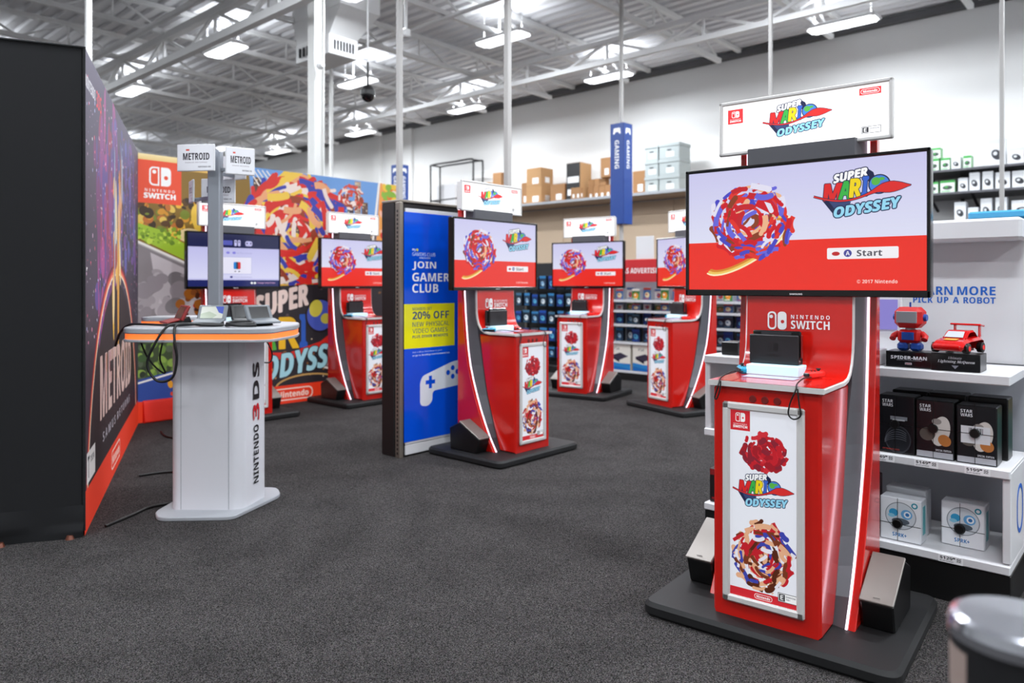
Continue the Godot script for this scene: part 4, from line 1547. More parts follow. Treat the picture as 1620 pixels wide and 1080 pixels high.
func build_kiosks():
	printed("cabinet_print", print_cabinet(), 0.3, 0.50, 0.7)
	printed("header_print", print_header(), 0.35, 0.95, 0.7)
	var play = printed("play_screen", print_screen(), 0.12, 0.95, 0.03)
	var setup = printed("setup_screen", print_setup_screen(), 0.12, 0.95, 0.03)
	var proto = null
	var spk = null
	var con = null
	var reds = null
	var blues = null
	# which speakers show at each kiosk: the one on its lower and on its upper x side
	var sides = [[-1, 1], [-1, 1], [1], [-1], [-1], [1]]
	for i in KIOSKS.size():
		var k = KIOSKS[i]
		var at = up(k[0], 0, k[1])
		var turn = deg_to_rad(k[2])
		var t
		if proto == null:
			t = make_kiosk(k[3], at, turn, play)
			proto = t
		else:
			t = copy(proto, at, turn, k[3])
			if i == 5:
				t.get_node("television/screen").material_override = setup
		var bs = Basis(Vector3.UP, turn)
		for sd in sides[i]:
			var lab = "wedge speaker with silver grille on the base of the " + k[4]
			var pos = at + bs * Vector3(0.335 * sd, 0.055, -0.01)
			if spk == null:
				spk = make_speaker(lab, "wedge speakers")
				spk.position = pos
				spk.rotation.y = turn
			else:
				copy(spk, pos, turn, lab, "wedge speakers of the " + k[4])
			if spk.get_meta("group") == "wedge speakers":
				spk.set_meta("group", "wedge speakers of the " + k[4])
		var cp = at + bs * Vector3(-0.066, 0.9775, -0.06)
		var cl = "black docked game console on the plinth of the " + k[4]
		if con == null:
			con = make_console()
			con.set_meta("label", cl)
			con.set_meta("group", "game consoles on the kiosks")
			con.position = cp
			con.rotation.y = turn
		else:
			copy(con, cp, turn, cl)
		for e in [["joy_blue", -0.185, "blue", 0.55], ["joy_red", 0.10, "red", -0.35]]:
			if i == 4 and e[2] == "red" or i == 5:
				continue
			var jl = e[2] + " hand controller tethered to the counter of the " + k[4]
			var jp = at + bs * Vector3(e[1], 0.9375, -0.02)
			var src = blues if e[2] == "blue" else reds
			if src == null:
				src = make_joycon(MATS[e[0]], e[2] == "red")
				src.set_meta("label", jl)
				src.set_meta("group", e[2] + " controllers on the kiosks")
				src.position = jp
				src.rotation.y = turn + e[3]
				var lb = Basis(Vector3.UP, -e[3])
				var off = Vector3(e[1], 0.9375, -0.02)
				var raw
				if e[2] == "blue":
					raw = [Vector3(-0.165, 0.947, 0.035), Vector3(-0.175, 0.955, 0.12), Vector3(-0.17, 0.945, 0.24), Vector3(-0.165, 0.925, 0.278), Vector3(-0.172, 0.90, 0.280), Vector3(-0.180, 0.872, 0.279), Vector3(-0.172, 0.868, 0.279), Vector3(-0.160, 0.90, 0.280), Vector3(-0.158, 0.935, 0.276)]
				else:
					raw = [Vector3(0.10, 0.945, 0.035), Vector3(0.105, 0.952, 0.14), Vector3(0.115, 0.945, 0.25), Vector3(0.118, 0.925, 0.278), Vector3(0.10, 0.88, 0.280), Vector3(0.093, 0.838, 0.279), Vector3(0.112, 0.822, 0.279), Vector3(0.135, 0.838, 0.279), Vector3(0.130, 0.88, 0.280), Vector3(0.124, 0.93, 0.277)]
				var pts := []
				for q in raw:
					pts.append(lb * (q - off))
				strap(src, pts)
				if e[2] == "blue":
					blues = src
				else:
					reds = src
			else:
				copy(src, jp, turn + e[3], jl)
		# the television lights what stands before it
		var tl := AreaLight3D.new()
		tl.name = "screen_light"
		tl.area_size = Vector2(0.93, 0.5)
		tl.light_energy = 0.045
		tl.light_color = Color(1.0, 0.72, 0.74)
		tl.shadow_enabled = true
		tl.position = at + bs * Vector3(0, 1.529, -0.09)
		tl.rotation.y = turn + PI
		add_child(tl, true)


# ------------------------------------------------------------------ handheld console stand
func build_handheld_stand():
	var at = up(-4.201, 0, 2.071)
	var turn = deg_to_rad(42.0)
	var t = thing("handheld_stand", "white pedestal stand with glowing orange rim and a grey pole of title placards", "display stand", at, turn)
	var flat = Basis(Vector3.RIGHT, PI / 2)
	# outlines as (x, z), z towards the front
	var base = round_poly([Vector2(-0.27, 0.20), Vector2(-0.20, 0.31), Vector2(0.20, 0.29), Vector2(0.33, -0.15), Vector2(0.26, -0.30), Vector2(-0.24, -0.30)], 0.05)
	obj("base_plate", Shape.new().prism(base, -0.022, 0.0, Transform3D(flat, Vector3.ZERO), 0.004).mesh(), MATS.stand_grey, t)
	var colp = round_poly([Vector2(-0.20, 0.14), Vector2(-0.165, 0.17), Vector2(0.165, 0.17), Vector2(0.215, 0.13), Vector2(0.252, -0.09), Vector2(0.20, -0.20), Vector2(-0.18, -0.20)], 0.02)
	var c = obj("column", Shape.new().prism(colp, -0.99, -0.022, Transform3D(flat, Vector3.ZERO)).mesh(), MATS.stand_white, t)
	for x in [-0.135, 0.135]:
		obj("panel_joint", box_mesh(Vector3(0.003, 0.95, 0.002)), MATS.stand_grey, c, Vector3(x, 0.50, 0.1705))
	var top = [Vector2(-0.43, 0.16), Vector2(-0.37, 0.36), Vector2(-0.25, 0.40), Vector2(0.36, 0.40), Vector2(0.44, 0.36), Vector2(0.475, 0.0), Vector2(0.42, -0.24), Vector2(0.22, -0.36), Vector2(-0.28, -0.36), Vector2(-0.42, -0.22)]
	var slim := []
	for p in top:
		slim.append(p * 0.985)
	obj("lower_lip", Shape.new().prism(round_poly(top, 0.06), -1.000, -0.985, Transform3D(flat, Vector3.ZERO), 0.003).mesh(), MATS.stand_grey, t)
	obj("orange_led_rim", Shape.new().prism(round_poly(slim, 0.06), -1.030, -1.000, Transform3D(flat, Vector3.ZERO)).mesh(), MATS.led_orange, t)
	obj("counter_top", Shape.new().prism(round_poly(top, 0.06), -1.062, -1.030, Transform3D(flat, Vector3.ZERO), 0.006).mesh(), MATS.stand_grey, t)
	# raised tray at the back
	var tray = [Vector2(-0.44, 0.02), Vector2(-0.40, 0.06), Vector2(-0.16, 0.06), Vector2(-0.16, -0.22), Vector2(-0.38, -0.22), Vector2(-0.44, -0.18)]
	obj("tray_rim", Shape.new().prism(round_poly(tray, 0.03), -1.080, -1.062, Transform3D(flat, Vector3.ZERO)).mesh(), MATS.led_orange, t)
	obj("tray", Shape.new().prism(round_poly(tray, 0.03), -1.105, -1.080, Transform3D(flat, Vector3.ZERO), 0.005).mesh(), MATS.stand_grey, t)
	obj("pole", box_mesh(Vector3(0.072, 1.02, 0.06), 0.006), MATS.pole_alu, t, Vector3(-0.008, 1.572, 0))
	# lettering up the slanted corner face
	var nx = Vector3(0.986, 0, 0.166)
	for e in [["NINTENDO", 0.135, 0.475, "ink", 0.055], ["3", 0.50, 0.60, "tx_red", 0.072], ["DS", 0.625, 0.84, "ink", 0.072]]:
		var m = mat("ink_black", Color(0.06, 0.06, 0.07), 0.5) if e[3] == "ink" else mat("ink_red", Color(0.75, 0.06, 0.12), 0.5)
		var o = obj("lettering", text_shape(e[0], e[2] - e[1], e[4]), m, t)
		o.transform = Transform3D(Basis(Vector3.UP, nx.cross(Vector3.UP).normalized(), nx), Vector3(0.2355, (e[1] + e[2]) / 2, 0.018) + nx * 0.0035)
	# clear-fronted title placards round the pole
	var pl = printed("placard_print", print_placard(), 0.15)
	for e in [[Vector3(-0.096, 2.030, 0.06), 0.228, 0.155, -0.10], [Vector3(0.137, 2.020, 0.0), 0.165, 0.160, 0.55], [Vector3(-0.03, 1.858, -0.10), 0.20, 0.145, 0.05], [Vector3(-0.20, 1.856, -0.12), 0.13, 0.135, -1.0], [Vector3(0.06, 2.0, -0.12), 0.20, 0.15, 2.6]]:
		var h = obj("placard", box_mesh(Vector3(e[1], e[2], 0.012), 0.003), MATS.white_laminate, t, e[0], Vector3(0, e[3], 0))
		obj("placard_card", panel_mesh(e[1] - 0.012, e[2] - 0.012), pl, h, Vector3(0, 0, 0.0065))
		add_bar("placard_arm", t, e[0] + Vector3(0, -0.05, -0.008), Vector3(-0.008, e[0].y - 0.05, 0), 0.02, MATS.pole_alu)
	# handhelds and their tethers
	var bs = Basis(Vector3.UP, turn)
	var spots = [[Vector3(0.035, 1.064, 0.16), 0.0, "grey handheld console with a lit map screen on the orange rimmed stand", "handheld_grey", true], [Vector3(0.20, 1.064, 0.08), 0.6, "closed black handheld console lying on the orange rimmed stand", "plastic_black", false],
		[Vector3(0.30, 1.064, 0.14), 0.9, "grey handheld console tilted on the orange rimmed stand", "handheld_grey", false], [Vector3(-0.15, 1.064, 0.15), -0.9, "dark red handheld console tilted beside the raised tray", "rail_red", false]]
	for q in spots:
		var h = thing("handheld_console", q[2], "game console", at + bs * q[0], turn + q[1], "handheld consoles on the stand")
		var m = MATS[q[3]]
		obj("cradle", Shape.new().prism(PackedVector2Array([Vector2(0.06, 0.0), Vector2(0.055, 0.012), Vector2(-0.04, 0.05), Vector2(-0.06, 0.0)]), -0.05, 0.05, Transform3D(Basis(Vector3(0, 0, 1), Vector3(0, 1, 0), Vector3(1, 0, 0)), Vector3.ZERO), 0.003).mesh(), MATS.plastic_black, h)
		var lid = obj("lid", box_mesh(Vector3(0.165, 0.095, 0.016), 0.006), m, h, Vector3(0, 0.070, -0.012), Vector3(-0.45, 0, 0))
		if q[4]:
			var sp = Print.new(self, 160, 96, col("dfe6dc"))
			sp.poly(PackedVector2Array([Vector2(100, 0), Vector2(160, 0), Vector2(160, 60), Vector2(130, 50)]), col("2a4ac8"))
			sp.poly(PackedVector2Array([Vector2(0, 60), Vector2(60, 40), Vector2(120, 70), Vector2(90, 96), Vector2(0, 96)]), col("b8c8b0"))
			obj("screen", panel_mesh(0.125, 0.072), printed("handheld_screen", sp.done(), 0.12, 0.8, 0.05), lid, Vector3(0, 0, 0.0085))
		else:
			obj("screen", panel_mesh(0.12, 0.07), MATS.bezel_black, lid, Vector3(0, 0, 0.0085))
		obj("lower_half", box_mesh(Vector3(0.165, 0.012, 0.075), 0.005), m, h, Vector3(0, 0.026, 0.055), Vector3(0.25, 0, 0))
	var coils = [
		["cable_coil", "black tether cable coiled on the orange rimmed stand", [Vector3(0.17, 1.072, 0.30), Vector3(0.24, 1.080, 0.34), Vector3(0.31, 1.082, 0.30), Vector3(0.28, 1.088, 0.24), Vector3(0.20, 1.09, 0.25), Vector3(0.18, 1.082, 0.31), Vector3(0.25, 1.075, 0.35), Vector3(0.33, 1.073, 0.29)], 0.009],
		["hanging_cable", "black cable looping down in front of the white pedestal", [Vector3(0.02, 1.075, 0.27), Vector3(-0.05, 1.082, 0.33), Vector3(-0.11, 1.07, 0.39), Vector3(-0.16, 0.98, 0.425), Vector3(-0.20, 0.87, 0.425), Vector3(-0.15, 0.785, 0.42), Vector3(-0.07, 0.80, 0.42), Vector3(-0.045, 0.90, 0.42), Vector3(-0.055, 1.0, 0.425), Vector3(-0.06, 1.078, 0.39), Vector3(0.0, 1.078, 0.30)], 0.007],
		["hanging_cable", "black cable stretched from the stand towards the space poster", [Vector3(-0.02, 1.078, 0.29), Vector3(-0.15, 1.073, 0.28), Vector3(-0.32, 1.075, 0.24), Vector3(-0.42, 1.068, 0.19), Vector3(-0.50, 1.02, 0.13), Vector3(-0.57, 0.94, 0.05)], 0.007],
		["hanging_cable", "thin black cable drooping below the stand counter next to the pedestal", [Vector3(-0.34, 0.984, 0.22), Vector3(-0.30, 0.90, 0.23), Vector3(-0.25, 0.83, 0.22), Vector3(-0.21, 0.80, 0.20), Vector3(-0.225, 0.88, 0.23), Vector3(-0.20, 0.982, 0.25)], 0.005],
		["hanging_cable", "thin black cable hanging off the far corner of the stand counter", [Vector3(0.30, 0.984, 0.05), Vector3(0.33, 0.90, 0.02), Vector3(0.31, 0.84, -0.02), Vector3(0.262, 0.83, -0.06)], 0.004],
		["cable_coil", "tangle of black tether cables beside the lit handheld", [Vector3(-0.16, 1.07, 0.20), Vector3(-0.06, 1.078, 0.26), Vector3(0.05, 1.074, 0.30), Vector3(0.14, 1.072, 0.26), Vector3(0.05, 1.08, 0.28), Vector3(-0.08, 1.072, 0.30), Vector3(-0.14, 1.07, 0.24)], 0.007]]
	for q in coils:
		var pts := []
		for p in q[2]:
			pts.append(at + bs * p)
		tag(obj(q[0], Shape.new().tube(smooth(pts, 8), q[3], 8).mesh(), MATS.cable_black), q[1], "cable")
	# power leads on the carpet by the space poster
	var floors = [["black power lead on the carpet between the white pedestal and the red foot band", [Vector3(-4.25, 0.008, -1.48), Vector3(-4.35, 0.008, -1.66), Vector3(-4.42, 0.008, -1.78), Vector3(-4.40, 0.008, -1.92), Vector3(-4.37, 0.008, -1.98)]],
		["black power lead on the carpet further along the red foot band", [Vector3(-5.2, 0.008, -2.02), Vector3(-5.15, 0.008, -2.20), Vector3(-4.95, 0.008, -2.32), Vector3(-4.75, 0.008, -2.45), Vector3(-4.5, 0.008, -2.50)]],
		["black power lead curving on the carpet near the poster corner", [Vector3(-6.6, 0.008, -2.75), Vector3(-6.3, 0.008, -2.70), Vector3(-5.9, 0.008, -2.86), Vector3(-5.6, 0.008, -2.95)]]]
	for q in floors:
		tag(obj("power_lead", Shape.new().tube(smooth(q[1], 8), 0.008, 8).mesh(), MATS.cable_black), q[0], "cable")


# ------------------------------------------------------------------ robot shelf
func carton(called, label, category, size, m, at, turn = 0.0, group = "", face = null, bevel = 0.004):
	# a printed carton standing on `at` (middle of its foot), its picture on the front
	var t = thing(called, label, category, at, turn, group)
	obj("carton", box_mesh(size, bevel), m, t, Vector3(0, size.y / 2, 0))
	if face != null:
		obj("front_print", panel_mesh(size.x - 2 * bevel, size.y - 2 * bevel), face, t, Vector3(0, size.y / 2, size.z / 2 + 0.0006))
	return t


func build_robot_shelf():
	var o = up(-1.135, 0, 3.436)
	var t = thing("robot_shelf", "white display shelving with price strips and a robot headline panel", "shelf", o)
	var wl = MATS.white_laminate
	obj("header", box_mesh(Vector3(1.29, 0.095, 0.17), 0.012), wl, t, Vector3(0, 1.537, -0.405))
	obj("headline_panel", box_mesh(Vector3(1.29, 0.62, 0.02), 0.003), wl, t, Vector3(0, 1.25, -0.50))
	mat("headline_blue", Color(0.06, 0.38, 0.76), 0.5)
	for e in [[["LEARN", "MORE"], 1.268, 0.040], [["PICK", "UP", "A", "ROBOT"], 1.2245, 0.029]]:
		var total = -0.018
		for wd in e[0]:
			total += text_tris(wd)[1] * e[2] + 0.018
		var fit = 0.335 / total
		var x = 0.191
		for wd in e[0]:
			var ww = text_tris(wd)[1] * e[2] * fit
			obj("headline_word", text_shape(wd, ww, e[2]), MATS.headline_blue, t, Vector3(x + ww / 2, e[1], -0.4885))
			x += ww + 0.018 * fit
	obj("back_panel", box_mesh(Vector3(1.29, 0.92, 0.02), 0.003), MATS.back_grey, t, Vector3(0, 0.48, -0.505))
	for e in [[0.94, 0.040, 0.46], [0.57, 0.036, 0.44], [0.195, 0.036, 0.46]]:
		var sh = obj("shelf_board", box_mesh(Vector3(1.30, e[1], e[2]), 0.004), wl, t, Vector3(0, e[0] - e[1] / 2, -e[2] / 2))
		sh.name = "shelf_board"
	for e in [[-0.637, 0.72, 0.37], [0.637, 0.38, 0.36]]:
		obj("side_panel", box_mesh(Vector3(0.03, e[2], 0.42), 0.004), wl, t, Vector3(e[0], e[1], -0.225))
	var ring = obj("side_mark", Shape.new().prism(ring_poly(-0.075, -0.10, 0.15, 0.20, 0.073, 0.016), 0.0, 0.001).mesh(), MATS.headline_blue, t, Vector3(0.6525, 0.38, -0.22), Vector3(0, PI / 2, 0))
	ring.name = "side_mark"
	for sx in [-0.62, 0.62]:
		var u = obj("upright", box_mesh(Vector3(0.03, 1.56, 0.03), 0.003), MATS.metal_upright, t, Vector3(sx, 0.78, -0.535))
		for i in 22:
			obj("slot", box_mesh(Vector3(0.002, 0.016, 0.008)), MATS.perforation, u, Vector3(0.0152 * signf(sx), -0.70 + i * 0.045, 0.0))
	obj("kick_board", box_mesh(Vector3(1.30, 0.155, 0.02), 0.003), MATS.kick_black, t, Vector3(0, 0.078, -0.02))
	obj("kick_side", box_mesh(Vector3(0.02, 0.155, 0.5), 0.003), MATS.kick_black, t, Vector3(0.64, 0.078, -0.28))
	obj("kick_side", box_mesh(Vector3(0.02, 0.155, 0.5), 0.003), MATS.kick_black, t, Vector3(-0.64, 0.078, -0.28))
	# price tags
	var p149 = printed("price_149", print_price("149"), 0.4)
	var p199 = printed("price_199", print_price("199"), 0.4)
	var p129 = printed("price_129", print_price("129"), 0.4)
	for e in [[0.192, 0.552, p149, "under the first black robot box"], [0.357, 0.552, p149, "under the middle black robot box"], [0.540, 0.552, p199, "under the barcode sticker box"], [0.446, 0.176, p129, "below the ball robot box by the side panel"], [0.13, 0.176, p129, "below the ball robot box by the kiosk"]]:
		var tg = thing("price_tag", "white price tag on the shelf edge " + e[3], "price tag", o + Vector3(e[0], e[1], 0.0))
		obj("card", box_mesh(Vector3(0.088, 0.030, 0.0014)), MATS.white_print, tg, Vector3(0, 0, 0.0012))
		obj("print", panel_mesh(0.086, 0.029), e[2], tg, Vector3(0, 0, 0.0024))
	# black robot boxes on the middle shelf
	var blackbox = mat("box_black", Color(0.045, 0.045, 0.05), 0.3)
	for e in [[0.235, 0, "black robot box with a plain disc, first in the row on the middle shelf"], [0.381, 1, "black robot box with a grey and orange shape on the middle shelf"], [0.531, 2, "black robot box with a white barcode sticker on the middle shelf"]]:
		var b = carton("robot_box", e[2], "box", Vector3(0.142, 0.248 - e[1] * 0.006, 0.11), blackbox, o + Vector3(e[0], 0.571, -0.035 - 0.055), 0.0, "robot boxes on the middle shelf", printed("robot_print_%d" % e[1], print_robot_box(e[1]), 0.25))
		var tagm = Shape.new().lathe([Vector2(0, 0.014), Vector2(0.016, 0.014), Vector2(0.019, 0.009), Vector2(0.019, 0)], 16, Transform3D(Basis(Vector3.RIGHT, PI / 2), Vector3.ZERO)).mesh()
		obj("security_tag", tagm, MATS.plastic_black, b, Vector3(-0.005, 0.125, 0.0555))
		obj("tag_wire", box_mesh(Vector3(0.142, 0.0016, 0.0016)), MATS.cable_black, b, Vector3(0, 0.123, 0.0565))
		obj("tag_wire", box_mesh(Vector3(0.0016, 0.244, 0.0016)), MATS.cable_black, b, Vector3(-0.005, 0.122, 0.0565))
		carton("robot_box", ["black robot box stored behind the plain disc box", "black robot box stored behind the middle box of its row", "black robot box stored behind the barcode sticker box"][e[1]], "box", Vector3(0.142, 0.255, 0.11), blackbox, o + Vector3(e[0] + 0.015, 0.571, -0.24), 0.0, "robot boxes on the middle shelf")
	# clear ball boxes on the low shelf
	var boxw = mat("box_white", Color(0.84, 0.85, 0.87), 0.35)
	var ball = printed("ball_print", print_sphere_box(), 0.25)
	for e in [[0.250, -0.035, 0.0, "white box with a clear ball robot print beside the kiosk fin on the low shelf"], [0.465, -0.13, 0.0, "white box with a clear ball robot print near the side panel on the low shelf"]]:
		var b = carton("ball_robot_box", e[3], "box", Vector3(0.160, 0.185, 0.10), boxw, o + Vector3(e[0], 0.196, e[1] - 0.05), 0.0, "ball robot boxes on the low shelf", ball)
		obj("side_print", box_mesh(Vector3(0.001, 0.12, 0.04)), mat("teal_print", Color(0.35, 0.65, 0.68), 0.4), b, Vector3(0.0805, 0.095, 0.0))
		var tagm = Shape.new().lathe([Vector2(0, 0.014), Vector2(0.017, 0.014), Vector2(0.021, 0.009), Vector2(0.021, 0)], 16, Transform3D(Basis(Vector3.RIGHT, PI / 2), Vector3.ZERO)).mesh()
		obj("security_tag", tagm, MATS.plastic_black, b, Vector3(-0.01, 0.075, 0.0505))
		obj("tag_wire", box_mesh(Vector3(0.160, 0.0016, 0.0016)), MATS.cable_black, b, Vector3(0, 0.073, 0.0515))
		obj("tag_wire", box_mesh(Vector3(0.0016, 0.182, 0.0016)), MATS.cable_black, b, Vector3(-0.01, 0.092, 0.0515))
		if e[0] < 0.3:
			carton("ball_robot_box", "white robot box standing behind another beside the kiosk fin", "box", Vector3(0.160, 0.20, 0.10), boxw, o + Vector3(e[0] - 0.01, 0.196, e[1] - 0.17), 0.0, "ball robot boxes on the low shelf")
	carton("robot_box", "black and red robot box at the inner end of the low shelf", "box", Vector3(0.13, 0.25, 0.12), mat("box_dark_red", Color(0.16, 0.03, 0.04), 0.35), o + Vector3(0.075, 0.196, -0.12))
	# display boxes on the top shelf
	var b0 = carton("display_base", "glossy black display box with silver lettering under the toy figure", "box", Vector3(0.178, 0.068, 0.13), blackbox, o + Vector3(0.277, 0.941, -0.118), 0.0, "", printed("base_print_0", print_base_box(0), 0.12), 0.002)
	b0.name = numbered("display_box")
	var b1 = carton("display_base", "glossy black display box with slanted lettering under the red toy car", "box", Vector3(0.178, 0.072, 0.13), blackbox, o + Vector3(0.456, 0.941, -0.098), 0.0, "", printed("base_print_1", print_base_box(1), 0.12), 0.002)
	b1.name = numbered("display_box")
	make_toy_robot(o + Vector3(0.270, 1.010, -0.115))
	make_toy_car(o + Vector3(0.452, 1.014, -0.10))
	# small lilac screen and bits by the kiosk
	var sc = thing("tablet_display", "small lilac tablet screen standing behind the toy figure", "tablet", o + Vector3(0.06, 0.941, -0.34))
	obj("case", box_mesh(Vector3(0.24, 0.30, 0.02), 0.005), wl, sc, Vector3(0, 0.15, 0), Vector3(-0.05, 0, 0))
	obj("screen", panel_mesh(0.21, 0.14), glow("lilac_screen", Color(0.62, 0.58, 0.92), 0.7, Color(0.1, 0.1, 0.12)), sc, Vector3(0, 0.215, 0.016), Vector3(-0.05, 0, 0))
	var bk = carton("display_stand_block", "low white block holding a clear ball robot by the kiosk fin", "block", Vector3(0.16, 0.07, 0.14), wl, o + Vector3(0.08, 0.941, -0.11))
	bk.name = numbered("display_block")
	var bl = thing("ball_robot", "clear ball robot resting on the low white block", "toy", o + Vector3(0.10, 1.013, -0.13))
	obj("shell", Shape.new().lathe(ball_profile(0.036), 20).mesh(), mat("clear_shell", Color(0.8, 0.85, 0.9, 0.25), 0.03, 0.0, {"transparency": BaseMaterial3D.TRANSPARENCY_ALPHA}), bl, Vector3(0, 0.036, 0))
	obj("core", Shape.new().lathe(ball_profile(0.02), 14).mesh(), MATS.joy_blue, bl, Vector3(0, 0.034, 0))
	# things that show past the kiosk at the far end of the shelf
	carton("speaker_box", "small black speaker box on the far end of the top shelf", "box", Vector3(0.09, 0.066, 0.10), MATS.plastic_black, o + Vector3(-0.545, 0.941, -0.12))
	carton("robot_box", "black and red robot box at the far end of the low shelf", "box", Vector3(0.12, 0.17, 0.10), MATS.box_black, o + Vector3(-0.575, 0.196, -0.08), 0.0, "", printed("far_box_print", print_product(col("1a1416"), col("8a1c20"), col("c83a30"), 4), 0.3))


func ball_profile(r, n = 12):
	var out := []
	for i in n + 1:
		var a = PI * i / n
		out.append(Vector2(maxf(0.0, r * sin(a)), -r * cos(a)))
	return out


func make_toy_robot(at):
	var t = thing("toy_figure", "plain red and blue toy robot figure standing on the glossy black box", "toy", at, -0.1)
	var red = mat("toy_red", Color(0.80, 0.07, 0.06), 0.5)
	var blue = mat("toy_blue", Color(0.10, 0.30, 0.66), 0.5)
	for sx in [-1, 1]:
		obj("leg", box_mesh(Vector3(0.044, 0.036, 0.055), 0.010), blue, t, Vector3(0.026 * sx, 0.018, 0))
		obj("arm", Shape.new().tube([Vector3(0.046 * sx, 0.075, 0), Vector3(0.064 * sx, 0.062, 0.012), Vector3(0.064 * sx, 0.050, 0.026)], 0.013, 10).mesh(), red, t)
	obj("body", box_mesh(Vector3(0.092, 0.058, 0.060), 0.012), red, t, Vector3(0, 0.062, 0))
	obj("chest_plate", box_mesh(Vector3(0.05, 0.034, 0.004), 0.002), blue, t, Vector3(0, 0.064, 0.031))
	obj("neck", Shape.new().lathe([Vector2(0.02, 0.088), Vector2(0.02, 0.100)], 16).mesh(), MATS.stand_grey, t)
	obj("head", box_mesh(Vector3(0.112, 0.090, 0.090), 0.020), red, t, Vector3(0, 0.144, 0))
	obj("face_plate", box_mesh(Vector3(0.084, 0.050, 0.004), 0.002), MATS.stand_grey, t, Vector3(0, 0.146, 0.0455))
	for sx in [-1, 1]:
		obj("ear_knob", Shape.new().lathe([Vector2(0, 0.012), Vector2(0.014, 0.012), Vector2(0.016, 0)], 14, Transform3D(Basis(Vector3.BACK, -PI / 2 * sx), Vector3(0.055 * sx, 0.144, 0))).mesh(), blue, t)
	obj("antenna", Shape.new().tube([Vector3(0, 0.188, 0), Vector3(0, 0.210, 0)], 0.004, 8).mesh(), blue, t)


func make_toy_car(at):
	var t = thing("toy_car", "shiny plain red toy sports car with a rear wing", "toy car", at, -0.22)
	var red = mat("car_red", Color(0.82, 0.05, 0.045), 0.15, 0.0, {"clearcoat_enabled": true, "clearcoat": 0.8, "clearcoat_roughness": 0.05})
	var side = round_poly([Vector2(0.095, 0.010), Vector2(0.105, 0.030), Vector2(0.085, 0.050), Vector2(0.030, 0.060), Vector2(-0.080, 0.066), Vector2(-0.105, 0.058), Vector2(-0.105, 0.012)], 0.014)
	obj("body", prism_x(side, -0.062, 0.062, 0.012).mesh(), red, t)
	var cab = round_poly([Vector2(0.040, 0.056), Vector2(0.000, 0.092), Vector2(-0.055, 0.094), Vector2(-0.085, 0.062)], 0.012)
	obj("cabin", prism_x(cab, -0.046, 0.046, 0.008).mesh(), red, t)
	var ws = Shape.new()
	ws.quad(Vector3(-0.036, 0.064, 0.0345), Vector3(0.036, 0.064, 0.0345), Vector3(0.032, 0.087, 0.0085), Vector3(-0.032, 0.087, 0.0085), Vector3(0, 0.7, 0.7))
	obj("windscreen", ws.mesh(), mat("pale_glass", Color(0.80, 0.82, 0.86), 0.1), t, Vector3(0, 0.0012, 0.0012))
	obj("rear_wing", box_mesh(Vector3(0.122, 0.008, 0.040), 0.003), red, t, Vector3(0, 0.112, -0.088), Vector3(-0.15, 0, 0))
	for sx in [-1, 1]:
		obj("wing_stay", box_mesh(Vector3(0.006, 0.050, 0.018), 0.002), red, t, Vector3(0.048 * sx, 0.088, -0.088))
		for z in [0.060, -0.068]:
			var wh = obj("wheel", Shape.new().lathe([Vector2(0, 0.012), Vector2(0.013, 0.012), Vector2(0.021, 0.009), Vector2(0.022, -0.009), Vector2(0.013, -0.012), Vector2(0, -0.012)], 20, Transform3D(Basis(Vector3.BACK, PI / 2), Vector3.ZERO)).mesh(), MATS.plastic_black, t, Vector3(0.060 * sx, 0.022, z))
			obj("hub", Shape.new().lathe([Vector2(0, 0.013), Vector2(0.010, 0.013), Vector2(0.011, 0.011)], 14, Transform3D(Basis(Vector3.BACK, -PI / 2 * sx), Vector3.ZERO)).mesh(), MATS.joy_red, wh)
	obj("stripe", box_mesh(Vector3(0.05, 0.001, 0.03)), mat("car_yellow", Color(0.92, 0.62, 0.08), 0.3), t, Vector3(0, 0.0572, 0.058), Vector3(0.16, 0, 0))


